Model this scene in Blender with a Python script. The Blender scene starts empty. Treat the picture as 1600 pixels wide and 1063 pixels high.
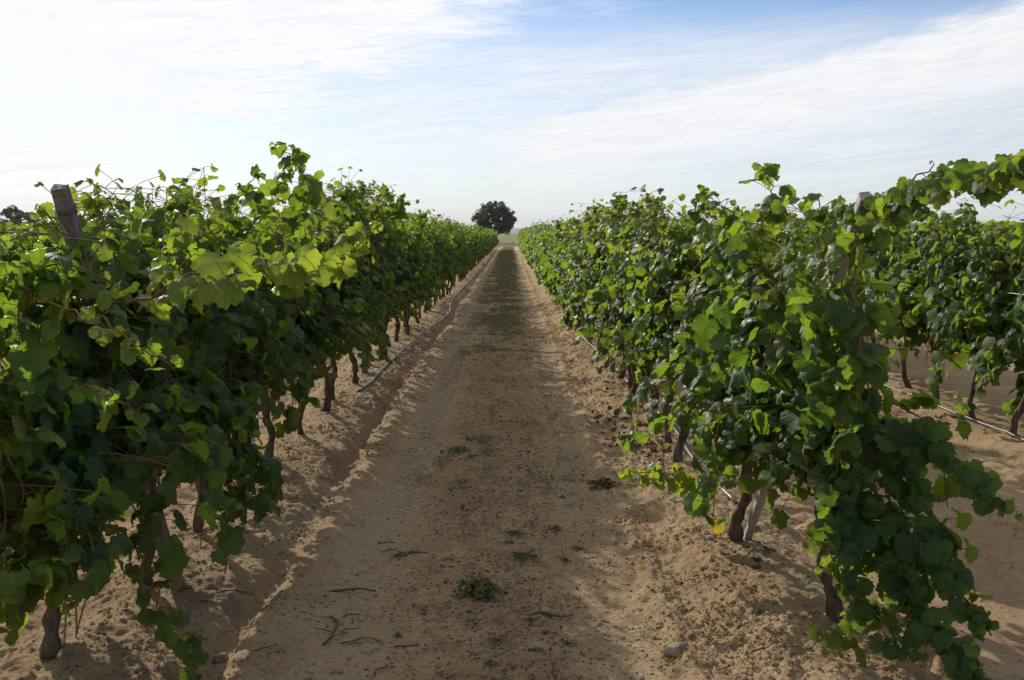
import bpy, math, random
import numpy as np
from mathutils import Vector

# ------------------------------------------------------------------ camera, world, sun, exposure
sc = bpy.context.scene
COL = sc.collection
R = math.radians
CAM_Z = 1.6
F_PX = 1555.0                    # focal length in pixels of a 1600 px wide frame
PITCH = math.atan(168.0 / F_PX)
YAW = math.atan(3.0 / F_PX)
cam_d = bpy.data.cameras.new('camera')
cam = bpy.data.objects.new('camera', cam_d)
COL.objects.link(cam)
cam.location = (0, 0, CAM_Z)
cam.rotation_euler = (math.pi / 2 - PITCH, 0, -YAW)
cam_d.sensor_width = 36.0
cam_d.lens = 36.0 * F_PX / 1600.0
cam_d.clip_start = 0.05
cam_d.clip_end = 30000
sc.camera = cam

SUN_AZ = R(-32)                  # left of straight ahead (+Y)
SUN_EL = R(24.5)
EXPOSURE = 0.0
sc.view_settings.view_transform = 'Standard'
sc.view_settings.look = 'None'
sc.view_settings.exposure = EXPOSURE
sc.view_settings.gamma = 1.0
sc.render.engine = 'CYCLES'
cy = sc.cycles
cy.use_denoising = True
cy.max_bounces = 7
cy.diffuse_bounces = 3
cy.glossy_bounces = 2
cy.transmission_bounces = 4
cy.volume_bounces = 0
cy.caustics_reflective = False
cy.caustics_refractive = False

sun_d = bpy.data.lights.new('sun', 'SUN')
sun_d.energy = 4.6
sun_d.angle = R(0.55)
sun_d.color = (1.0, 0.93, 0.80)
sun = bpy.data.objects.new('sun', sun_d)
COL.objects.link(sun)
sdir = Vector((math.sin(SUN_AZ) * math.cos(SUN_EL), math.cos(SUN_AZ) * math.cos(SUN_EL), math.sin(SUN_EL)))
sun.rotation_euler = sdir.to_track_quat('Z', 'Y').to_euler()
sun.location = (-30, 50, 40)


class NT:
    """small helper to write node graphs as expressions"""
    def __init__(self, tree):
        self.t = tree
        self.n = tree.nodes
        self.l = tree.links

    def put(self, sock, v):
        if hasattr(v, 'is_output'):
            self.l.new(v, sock)
        else:
            sock.default_value = v

    def m(self, op, a, b=None, c=None, clamp=False):
        n = self.n.new('ShaderNodeMath')
        n.operation = op
        n.use_clamp = clamp
        for i, v in enumerate((a, b, c)):
            if v is not None:
                self.put(n.inputs[i], v)
        return n.outputs[0]

    def add(self, a, b): return self.m('ADD', a, b)
    def sub(self, a, b): return self.m('SUBTRACT', a, b)
    def mul(self, a, b): return self.m('MULTIPLY', a, b)
    def mx(self, a, b): return self.m('MAXIMUM', a, b)
    def mn(self, a, b): return self.m('MINIMUM', a, b)

    def ss(self, v, lo, hi, a=0.0, b=1.0):
        n = self.n.new('ShaderNodeMapRange')
        n.interpolation_type = 'SMOOTHSTEP'
        self.put(n.inputs[0], v)
        n.inputs[1].default_value = lo
        n.inputs[2].default_value = hi
        n.inputs[3].default_value = a
        n.inputs[4].default_value = b
        return n.outputs[0]

    def xyz(self, x, y, z):
        n = self.n.new('ShaderNodeCombineXYZ')
        for i, v in enumerate((x, y, z)):
            self.put(n.inputs[i], v)
        return n.outputs[0]

    def sep(self, v):
        n = self.n.new('ShaderNodeSeparateXYZ')
        self.put(n.inputs[0], v)
        return n.outputs

    def noise(self, vec, scale, detail=4, rough=0.55, dist=0.0):
        n = self.n.new('ShaderNodeTexNoise')
        if vec is not None:
            self.put(n.inputs['Vector'], vec)
        n.inputs['Scale'].default_value = scale
        n.inputs['Detail'].default_value = detail
        n.inputs['Roughness'].default_value = rough
        n.inputs['Distortion'].default_value = dist
        return n.outputs[0]

    def vor(self, vec, scale, feature='F1', rnd=1.0):
        n = self.n.new('ShaderNodeTexVoronoi')
        n.feature = feature
        if vec is not None:
            self.put(n.inputs['Vector'], vec)
        n.inputs['Scale'].default_value = scale
        n.inputs['Randomness'].default_value = rnd
        return n.outputs[0]

    def mix(self, f, a, b, mode='MIX'):
        n = self.n.new('ShaderNodeMix')
        n.data_type = 'RGBA'
        n.blend_type = mode
        self.put(n.inputs[0], f)
        for i, v in ((6, a), (7, b)):
            if isinstance(v, tuple) and len(v) == 3:
                v = v + (1.0,)
            self.put(n.inputs[i], v)
        return n.outputs[2]

    def bump(self, h, strength, dist):
        n = self.n.new('ShaderNodeBump')
        n.inputs['Strength'].default_value = strength
        n.inputs['Distance'].default_value = dist
        self.put(n.inputs['Height'], h)
        return n.outputs[0]


def build_world():
    w = bpy.data.worlds.new('World')
    sc.world = w
    w.use_nodes = True
    t = w.node_tree
    t.nodes.clear()
    g = NT(t)
    out = t.nodes.new('ShaderNodeOutputWorld')
    bg = t.nodes.new('ShaderNodeBackground')
    bg.inputs[1].default_value = 0.1
    t.links.new(bg.outputs[0], out.inputs[0])
    sky = t.nodes.new('ShaderNodeTexSky')
    sky.sky_type = 'NISHITA'
    sky.sun_disc = False
    sky.sun_elevation = SUN_EL
    sky.sun_rotation = SUN_AZ
    sky.air_density = 1.0
    sky.dust_density = 0.4
    sky.ozone_density = 1.5
    tc = t.nodes.new('ShaderNodeTexCoord')
    d = tc.outputs['Generated']
    x, y, z = g.sep(d)
    az = g.m('ARCTAN2', x, y)
    el = g.m('ARCSINE', z)
    # thin high cloud, streaky: stretched noise in (azimuth, elevation)
    vst = g.xyz(g.mul(x, 2.0), g.mul(y, 2.0), g.mul(z, 16.0))
    n1 = g.noise(vst, 2.2, 6, 0.62, 0.7)
    tilt = g.add(z, g.mul(x, -0.10))
    vfine = g.xyz(g.mul(x, 3.0), g.mul(y, 3.0), g.mul(tilt, 34.0))
    n2 = g.noise(vfine, 3.0, 7, 0.68, 1.2)
    tilt2 = g.add(z, g.mul(x, -0.22))
    vrip = g.xyz(g.mul(x, 9.0), g.mul(y, 9.0), g.mul(tilt2, 24.0))
    n3 = g.noise(vrip, 4.0, 5, 0.65, 0.4)
    w1 = g.sub(n1, 0.5)
    w2 = g.sub(n2, 0.5)
    w3 = g.sub(n3, 0.5)
    # bank on the left: fills everything left of a line that climbs to the right
    e2 = g.add(0.140, g.mul(g.add(az, 0.127), 0.46))
    q2 = g.add(g.sub(el, e2), g.add(g.mul(w1, 0.20), g.mul(w2, 0.05)))
    mask1 = g.mul(g.ss(q2, -0.05, 0.055), g.ss(g.add(n2, g.mul(el, 1.2)), 0.36, 0.68, 0.40, 1.0))
    # bank on the right: sharp rippled upper edge, thinning downwards
    e1 = g.add(0.113, g.mul(g.add(az, 0.01), 0.19))
    q1 = g.add(g.sub(e1, el), g.add(g.mul(w1, 0.035), g.mul(w3, 0.020)))
    up = g.ss(q1, -0.012, 0.018)
    dn = g.ss(q1, 0.045, 0.15, 1.0, 0.28)
    mask2 = g.mul(g.mul(up, dn), g.add(0.97, g.mul(w3, 0.25)))
    right = g.ss(az, -0.12, 0.05)
    mask2 = g.mul(mask2, g.add(0.45, g.mul(right, 0.55)))
    veil = g.add(0.64, g.mul(g.add(w2, w1), 0.4))
    veil = g.mul(veil, g.ss(el, 0.160, 0.222, 1.0, 0.05))
    low = g.ss(el, 0.015, 0.13, 0.80, 0.0)
    low = g.mul(low, g.ss(az, 0.1, 0.50, 1.0, 0.38))
    m = g.mx(g.mx(mask1, mask2), g.mx(veil, low))
    streak = g.ss(n2, 0.30, 0.62, 0.90, 1.0)
    m = g.m('MULTIPLY', m, streak, clamp=True)
    # cloud brightness: brightest towards the sun
    sd = t.nodes.new('ShaderNodeVectorMath')
    sd.operation = 'DOT_PRODUCT'
    t.links.new(d, sd.inputs[0])
    sd.inputs[1].default_value = tuple(sdir)
    glow = g.ss(sd.outputs['Value'], 0.62, 1.0, 0.0, 1.0)
    lum = g.add(g.ss(sd.outputs['Value'], -0.2, 0.62, 4.6, 9.8), g.mul(glow, 0.4))
    lum = g.mul(lum, g.ss(n2, 0.30, 0.66, 0.96, 1.03))
    cl = t.nodes.new('ShaderNodeVectorMath')
    cl.operation = 'SCALE'
    cl.inputs[0].default_value = (0.99, 0.99, 1.005)
    t.links.new(lum, cl.inputs['Scale'])
    skyc = g.mix(1.0, sky.outputs[0], (0.76, 0.93, 1.20), 'MULTIPLY')
    col = g.mix(m, skyc, cl.outputs[0])
    t.links.new(col, bg.inputs[0])


build_world()

# ------------------------------------------------------------------ picture ray -> place in the world
_cp, _sp = math.cos(PITCH), math.sin(PITCH)
_cw, _sw = math.cos(YAW), math.sin(YAW)


def ray(px, py):
    a, b = (px - 800) / F_PX, (531.5 - py) / F_PX
    dx, dy, dz = a, _cp + b * _sp, -_sp + b * _cp
    return np.array([dx * _cw + dy * _sw, -dx * _sw + dy * _cw, dz])


def P(px, py, depth):
    d = ray(px, py)
    return np.array([0, 0, CAM_Z]) + d * (depth / d[1])


def PX(px, py, X):
    d = ray(px, py)
    return np.array([0, 0, CAM_Z]) + d * (X / d[0])


# ------------------------------------------------------------------ noise and the lie of the ground
def _hash(ix, iy, s):
    h = (ix.astype(np.int64) * 374761393 + iy.astype(np.int64) * 668265263 + s * 974634777) & 0xffffffff
    h = ((h ^ (h >> 13)) * 1274126177) & 0xffffffff
    h = ((h ^ (h >> 16)) * 2246822519) & 0xffffffff
    return ((h ^ (h >> 15)) & 0xffffff) / float(0xffffff)


def vn(x, y, s=0):
    ix, iy = np.floor(x), np.floor(y)
    fx, fy = x - ix, y - iy
    fx = fx * fx * (3 - 2 * fx)
    fy = fy * fy * (3 - 2 * fy)
    a, b = _hash(ix, iy, s), _hash(ix + 1, iy, s)
    c, d = _hash(ix, iy + 1, s), _hash(ix + 1, iy + 1, s)
    return (a + (b - a) * fx) * (1 - fy) + (c + (d - c) * fx) * fy


def fbm(x, y, s=0, o=4):
    v, a, t = 0, 1.0, 0
    for i in range(o):
        v = v + a * (vn(x, y, s + i) - 0.5)
        t += a
        x, y, a = x * 2.03 + 7.1, y * 2.03 + 3.7, a * 0.52
    return v / t * 2


def lumps(x, y, cell, s, prob=0.6):
    """rounded lumps, one per cell at most: height in 0..1"""
    u, v = x / cell, y / cell
    iu, iv = np.floor(u), np.floor(v)
    best = np.zeros_like(u)
    for a in (-1, 0, 1):
        for b in (-1, 0, 1):
            cx, cy_ = iu + a, iv + b
            px, py = cx + _hash(cx, cy_, s), cy_ + _hash(cx, cy_, s + 11)
            rr = 0.25 + 0.55 * _hash(cx, cy_, s + 23)
            on = _hash(cx, cy_, s + 37) < prob
            q = 1 - ((u - px) ** 2 + (v - py) ** 2) / (rr * rr)
            best = np.maximum(best, np.where(on & (q > 0), np.sqrt(np.maximum(q, 0)) * rr, 0))
    return best


ROW_L, ROW_R, ROW_R2, ROW_L2 = -1.68, 1.20, 4.06, -4.55
KX = [-1.68, -1.48, -1.34, -1.275, -1.235, -1.18, -1.12, -1.04, -0.92, -0.72, -0.45, -0.12, 0.2, 0.45, 0.60, 0.69, 0.76, 0.82, 0.90, 1.0, 1.2]
KZ = [0.0, -0.02, -0.06, -0.10, -0.165, -0.165, -0.10, -0.085, -0.115, -0.135, -0.115, -0.092, -0.11, -0.138, -0.12, -0.085, -0.10, -0.095, -0.06, -0.02, 0.0]


def height(x, y, fine=True):
    x = np.asarray(x, dtype=float)
    y = np.asarray(y, dtype=float)
    wob = 0.05 * fbm(y * 0.35, x * 0 + 3.3, 5, 3) + 0.012 * fbm(y * 3, x * 0 + 1.3, 9, 2)
    per = 2.88
    u = np.mod(x - ROW_L, per) + ROW_L
    edge = np.minimum(np.abs(u - ROW_L), np.abs(u - ROW_R)) / 0.3
    brk = 0.055 * fbm(x * 5.5, y * 5.5, 14, 3) if fine else 0.0
    uu = u + (wob + brk) * np.clip(edge, 0, 1)
    z = np.interp(uu, KX, KZ)
    fill = np.clip(0.25 + 1.5 * fbm(y * 0.8, x * 0 + 9.1, 17, 3), 0, 0.8)
    z = z + fill * (np.maximum(z, -0.105) - z)
    near = np.exp(-np.maximum(np.abs(x) - 40, 0) / 20) * np.clip((126 - y) / 6, 0, 1)
    z = z * near - 0.10 * (1 - near)
    z = z + 0.03 * fbm(x * 0.5, y * 0.5, 2, 3) * near
    if not fine:
        return z
    # how rough: smooth in the wheel tracks, rough on the banks
    tr = np.exp(-((uu + 0.72) / 0.20) ** 2) + np.exp(-((uu - 0.45) / 0.15) ** 2)
    bank = np.clip(np.maximum(np.clip((np.abs(uu + 0.20) - 0.78) / 0.2, 0, 1), 0.0), 0, 1)
    mid = np.exp(-((uu + 0.08) / 0.38) ** 2)
    rough = np.clip(0.42 + 0.55 * bank + 0.42 * mid - 0.28 * tr, 0.12, 1.1)
    z = z + rough * 0.020 * fbm(x * 5, y * 5, 21, 3)
    z = z + rough * 0.011 * fbm(x * 19, y * 19, 25, 3) + rough * 0.011 * fbm(x * 48, y * 48, 27, 2)
    patch = np.clip(0.5 + 1.6 * fbm(x * 1.3, y * 1.3, 31, 2), 0, 1)
    z = z + rough * patch * (0.014 * lumps(x, y, 0.06, 41, 0.25) + 0.010 * lumps(x, y, 0.034, 51, 0.4) + 0.008 * lumps(x, y, 0.02, 57, 0.5))
    # tyre lugs pressed into the wheel tracks
    for c, w_, amp in ((0.45, 0.115, 0.010), (-0.72, 0.13, 0.0035)):
        k = np.exp(-((uu - c) / w_) ** 6)
        ph = (y + 0.9 * np.abs(uu - c)) / 0.085
        wear = np.clip(0.55 + 1.8 * fbm(x * 0.9, y * 0.6, 61, 2), 0, 1) * np.interp(y, [4.5, 7, 18, 30], [0.12, 1, 1, 0.3])
        z = z + k * amp * wear * np.clip(np.sin(ph * 2 * np.pi) * 2.2, -1, 1)
    return z


def hz(x, y):
    return float(height(np.array([x]), np.array([y]))[0])


def ground_at(px, py):
    d = ray(px, py)
    z = -0.08
    for _ in range(4):
        s = (z - CAM_Z) / d[2]
        p = np.array([0, 0, CAM_Z]) + d * s
        z = float(height(np.array([p[0]]), np.array([p[1]]), False)[0])
    return np.array([p[0], p[1], hz(p[0], p[1])])


# ------------------------------------------------------------------ meshes and objects
def mesh_from(name, verts, tris, mat, tint=None, uv=None, smooth=True, quads=None):
    me = bpy.data.meshes.new(name)
    verts = np.asarray(verts, dtype=np.float32)
    me.vertices.add(len(verts))
    me.vertices.foreach_set('co', verts.ravel())
    if quads is not None:
        idx, k = np.asarray(quads, dtype=np.int32), 4
    else:
        idx, k = np.asarray(tris, dtype=np.int32), 3
    nf = len(idx)
    me.loops.add(nf * k)
    me.loops.foreach_set('vertex_index', idx.ravel())
    me.polygons.add(nf)
    me.polygons.foreach_set('loop_start', np.arange(nf, dtype=np.int32) * k)
    try:
        me.polygons.foreach_set('loop_total', np.full(nf, k, dtype=np.int32))
    except Exception:
        pass
    me.polygons.foreach_set('use_smooth', np.full(nf, smooth, dtype=bool))
    if tint is not None:
        a = me.attributes.new('tint', 'FLOAT_COLOR', 'POINT')
        c = np.ones((len(verts), 4), dtype=np.float32)
        c[:, :3] = tint
        a.data.foreach_set('color', c.ravel())
    if uv is not None:
        a = me.attributes.new('leafuv', 'FLOAT_VECTOR', 'POINT')
        c = np.zeros((len(verts), 3), dtype=np.float32)
        c[:, :2] = uv
        a.data.foreach_set('vector', c.ravel())
    me.update(calc_edges=True)
    me.validate()
    me.materials.append(mat)
    return me


def link(name, me, parent=None):
    o = bpy.data.objects.new(name, me)
    COL.objects.link(o)
    if parent is not None:
        o.parent = parent
    return o


def tag(o, label=None, cat=None, group=None, kind=None):
    if label:
        o['label'] = label
    if cat:
        o['category'] = cat
    if group:
        o['group'] = group
    if kind:
        o['kind'] = kind
    return o


def empty(name, loc, label, cat, group=None):
    o = bpy.data.objects.new(name, None)
    o.empty_display_size = 0.1
    COL.objects.link(o)
    o.location = loc
    return tag(o, label, cat, group)


class MB:
    """collects triangles of several shapes into one mesh"""
    def __init__(self):
        self.v, self.f, self.n = [], [], 0

    def put(self, v, f):
        self.v.append(np.asarray(v, dtype=float))
        self.f.append(np.asarray(f, dtype=int) + self.n)
        self.n += len(v)
        return self

    def tube(self, pts, rad, sides=8, rng=None, rough=0.0, cap=True, flat=1.0):
        pts = np.asarray(pts, dtype=float)
        n = len(pts)
        rad = np.broadcast_to(np.asarray(rad, dtype=float), (n,))
        tan = np.gradient(pts, axis=0)
        tan /= np.linalg.norm(tan, axis=1)[:, None] + 1e-9
        ref = np.array([0.31, 0.87, 0.11]) if abs(tan[0][1]) < 0.8 else np.array([0.9, 0.1, 0.3])
        a = np.linspace(0, 2 * np.pi, sides, endpoint=False)
        vs = []
        for i in range(n):
            u = ref - tan[i] * ref.dot(tan[i])
            u /= np.linalg.norm(u) + 1e-9
            ref = u
            w = np.cross(tan[i], u)
            r = rad[i] * np.ones(sides)
            if rng is not None and rough:
                r = r * (1 + rough * rng.normal(0, 1, sides))
            vs.append(pts[i] + (np.cos(a) * r)[:, None] * u + (np.sin(a) * r * flat)[:, None] * w)
        v = np.concatenate(vs)
        f = []
        for i in range(n - 1):
            for j in range(sides):
                k = (j + 1) % sides
                p, q = i * sides, (i + 1) * sides
                f.append((p + j, p + k, q + k))
                f.append((p + j, q + k, q + j))
        if cap:
            v = np.concatenate([v, pts[:1], pts[-1:]])
            c0, c1 = n * sides, n * sides + 1
            for j in range(sides):
                k = (j + 1) % sides
                f.append((c0, k, j))
                f.append((c1, (n - 1) * sides + j, (n - 1) * sides + k))
        return self.put(v, f)

    def mesh(self, name, mat, smooth=True):
        return mesh_from(name, np.concatenate(self.v), np.concatenate(self.f), mat, smooth=smooth)


def smooth_line(pts, n):
    """Catmull-Rom through the given points"""
    pts = np.asarray(pts, dtype=float)
    p = np.concatenate([[2 * pts[0] - pts[1]], pts, [2 * pts[-1] - pts[-2]]])
    seg = len(pts) - 1
    t = np.linspace(0, seg - 1e-6, n)
    i = t.astype(int)
    f = (t - i)[:, None]
    a, b, c, d = p[i], p[i + 1], p[i + 2], p[i + 3]
    return 0.5 * (2 * b + (c - a) * f + (2 * a - 5 * b + 4 * c - d) * f ** 2 + (3 * b - a - 3 * c + d) * f ** 3)


# ------------------------------------------------------------------ materials
def new_mat(name):
    m = bpy.data.materials.new(name)
    m.use_nodes = True
    t = m.node_tree
    b = t.nodes['Principled BSDF']
    return m, t, NT(t), b, t.nodes['Material Output']


def attr(t, name):
    n = t.nodes.new('ShaderNodeAttribute')
    n.attribute_name = name
    return n


def mat_leaf(name, dark, mid, young_or_lit, trans, tyoung_or_lit, rough=0.42, tmix=0.48):
    """vine leaf: tint.r = tone, tint.g = how young and yellow (also paints sunlight on some shoots), tint.b = random"""
    m, t, g, b, out = new_mat(name)
    a = attr(t, 'tint')
    sp = t.nodes.new('ShaderNodeSeparateColor')
    t.links.new(a.outputs['Color'], sp.inputs[0])
    r_, y_, k_ = sp.outputs
    uv = attr(t, 'leafuv').outputs['Vector']
    x, y, _z = g.sep(uv)
    rad = g.m('SQRT', g.add(g.mul(x, x), g.mul(y, y)))
    ang = g.m('ABSOLUTE', g.m('ARCTAN2', x, y))
    dmin = None
    for ak in (0.0, 0.88, 1.85):
        d = g.m('ABSOLUTE', g.mul(rad, g.m('SINE', g.sub(ang, ak))))
        d = g.add(d, g.m('GREATER_THAN', g.m('ABSOLUTE', g.sub(ang, ak)), 0.6))
        dmin = d if dmin is None else g.mn(dmin, d)
    vein = g.ss(dmin, 0.012, 0.04, 1.0, 0.0)
    side = g.ss(g.m('ABSOLUTE', g.m('SINE', g.add(g.mul(rad, 17.0), g.mul(dmin, -22.0)))), 0.0, 0.22, 0.45, 0.0)
    vein = g.mx(vein, side)
    blot = g.noise(uv, 3.5, 3, 0.6)
    base = g.mix(r_, dark, mid)
    base = g.mix(y_, base, young_or_lit)
    base = g.mix(g.ss(blot, 0.35, 0.75, 0.0, 0.35), base, mid)
    base = g.mix(g.mul(vein, 0.35), base, (0.16, 0.22, 0.07))
    geo = t.nodes.new('ShaderNodeNewGeometry')
    under = g.mix(0.35, base, (0.11, 0.17, 0.07))
    brown = g.mul(g.ss(k_, 0.72, 0.9, 0.0, 0.8), g.ss(g.add(g.noise(uv, 7.0, 3), g.mul(rad, 0.16)), 0.62, 0.72))
    base = g.mix(brown, base, (0.16, 0.085, 0.03))
    basef = g.mix(geo.outputs['Backfacing'], base, under)
    tr = g.mix(y_, trans, tyoung_or_lit)
    tr = g.mix(g.mul(vein, 0.4), tr, (0.10, 0.14, 0.02))
    tr = g.mix(g.mul(k_, 0.35), tr, (0.16, 0.22, 0.015))
    t.links.new(basef, b.inputs['Base Color'])
    g.put(b.inputs['Roughness'], g.add(rough - 0.08, g.mul(k_, 0.22)))
    b.inputs['Specular IOR Level'].default_value = 0.19
    bm = g.bump(g.add(g.mul(vein, -0.7), g.noise(uv, 2.5, 1)), 0.3, 0.010)
    t.links.new(bm, b.inputs['Normal'])
    tl = t.nodes.new('ShaderNodeBsdfTranslucent')
    t.links.new(tr, tl.inputs['Color'])
    t.links.new(bm, tl.inputs['Normal'])
    ms = t.nodes.new('ShaderNodeMixShader')
    ms.inputs[0].default_value = tmix
    t.links.new(b.outputs[0], ms.inputs[1])
    t.links.new(tl.outputs[0], ms.inputs[2])
    t.links.new(ms.outputs[0], out.inputs['Surface'])
    return m


M_LEAF = mat_leaf('vine_leaf', (0.024, 0.052, 0.028), (0.050, 0.105, 0.034), (0.12, 0.19, 0.04),
                  (0.26, 0.42, 0.026), (0.60, 0.70, 0.06))


def mat_bark(name, c1, c2, sx=40.0, sz=6.0, bump=0.9):
    m, t, g, b, out = new_mat(name)
    tc = t.nodes.new('ShaderNodeTexCoord')
    x, y, z = g.sep(tc.outputs['Object'])
    v = g.xyz(g.mul(x, sx), g.mul(y, sx), g.mul(z, sz))
    n = g.noise(v, 1.0, 5, 0.65, 0.6)
    n2 = g.noise(tc.outputs['Object'], 30, 4)
    col = g.mix(g.ss(n, 0.32, 0.66), c1, c2)
    col = g.mix(g.mul(n2, 0.35), col, tuple(c * 0.6 for c in c1))
    t.links.new(col, b.inputs['Base Color'])
    b.inputs['Roughness'].default_value = 0.9
    b.inputs['Specular IOR Level'].default_value = 0.15
    t.links.new(g.bump(n, bump, 0.012), b.inputs['Normal'])
    return m


M_BARK = mat_bark('vine_bark', (0.055, 0.038, 0.026), (0.20, 0.15, 0.11))
M_CANE = mat_bark('vine_cane', (0.16, 0.085, 0.035), (0.24, 0.15, 0.06), 60, 20, 0.3)
M_WOOD = mat_bark('weathered_wood', (0.14, 0.122, 0.107), (0.30, 0.27, 0.245), 55, 3, 0.6)
M_SUNLITWOOD = mat_bark('sunlit_wood', (0.30, 0.28, 0.26), (0.52, 0.49, 0.46), 55, 3, 0.5)  # lighter copy of the post wood, sunlight painted into its colour
M_TWIG = mat_bark('dead_twig', (0.075, 0.052, 0.036), (0.17, 0.125, 0.09), 50, 12, 0.6)
M_OAKBARK = mat_bark('oak_bark', (0.05, 0.042, 0.035), (0.11, 0.095, 0.08), 6, 2, 0.8)


def mat_plain(name, c, rough=0.6, metal=0.0, var=0.25, scale=25.0, spec=0.4):
    m, t, g, b, out = new_mat(name)
    tc = t.nodes.new('ShaderNodeTexCoord')
    n = g.noise(tc.outputs['Object'], scale, 4)
    col = g.mix(g.mul(g.ss(n, 0.3, 0.7), var * 2), c, tuple(q * 0.55 for q in c))
    t.links.new(col, b.inputs['Base Color'])
    b.inputs['Roughness'].default_value = rough
    b.inputs['Metallic'].default_value = metal
    b.inputs['Specular IOR Level'].default_value = spec
    t.links.new(g.bump(n, 0.3, 0.004), b.inputs['Normal'])
    return m


M_WIRE = mat_plain('galvanised_wire', (0.42, 0.42, 0.42), 0.35, 0.8, 0.2)
M_RUST = mat_plain('rusty_wire', (0.16, 0.10, 0.07), 0.6, 0.3, 0.3)
M_HOSE = mat_plain('drip_hose', (0.15, 0.15, 0.155), 0.38, 0.0, 0.3, 12, 0.6)
M_STONE = mat_plain('stone', (0.30, 0.24, 0.18), 0.85, 0, 0.35, 18, 0.2)
M_PALE = mat_plain('pale_stone', (0.48, 0.43, 0.36), 0.85, 0, 0.25, 18, 0.2)
M_YELLOW = mat_leaf('yellow_leaf', (0.45, 0.30, 0.03), (0.55, 0.40, 0.05), (0.6, 0.45, 0.05), (0.6, 0.42, 0.03), (0.7, 0.5, 0.05))
M_DRY = mat_leaf('dry_leaf', (0.075, 0.032, 0.022), (0.13, 0.065, 0.035), (0.20, 0.13, 0.06), (0.10, 0.04, 0.02), (0.2, 0.1, 0.03), 0.8, 0.15)
M_WEED = mat_leaf('weed_leaf', (0.060, 0.088, 0.040), (0.10, 0.125, 0.055), (0.19, 0.19, 0.05), (0.10, 0.15, 0.02), (0.2, 0.25, 0.05), 0.6, 0.3)
M_OAK = mat_leaf('oak_leaf', (0.068, 0.060, 0.046), (0.115, 0.102, 0.078), (0.14, 0.12, 0.09), (0.05, 0.06, 0.02), (0.08, 0.08, 0.03), 0.6, 0.2)
M_WOODS = mat_leaf('woodland_leaf', (0.026, 0.040, 0.020), (0.045, 0.060, 0.030), (0.07, 0.08, 0.04), (0.06, 0.08, 0.02), (0.08, 0.09, 0.03), 0.7, 0.2)


def mat_grass(name, c1, c2, straw):
    m, t, g, b, out = new_mat(name)
    a = attr(t, 'tint')
    sp = t.nodes.new('ShaderNodeSeparateColor')
    t.links.new(a.outputs['Color'], sp.inputs[0])
    col = g.mix(sp.outputs[1], g.mix(sp.outputs[0], c1, c2), straw)
    t.links.new(col, b.inputs['Base Color'])
    b.inputs['Roughness'].default_value = 0.7
    b.inputs['Specular IOR Level'].default_value = 0.2
    tl = t.nodes.new('ShaderNodeBsdfTranslucent')
    t.links.new(col, tl.inputs['Color'])
    ms = t.nodes.new('ShaderNodeMixShader')
    ms.inputs[0].default_value = 0.35
    t.links.new(b.outputs[0], ms.inputs[1])
    t.links.new(tl.outputs[0], ms.inputs[2])
    t.links.new(ms.outputs[0], out.inputs['Surface'])
    return m


M_GRASS = mat_grass('track_grass', (0.13, 0.15, 0.062), (0.20, 0.20, 0.088), (0.40, 0.32, 0.19))


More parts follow.
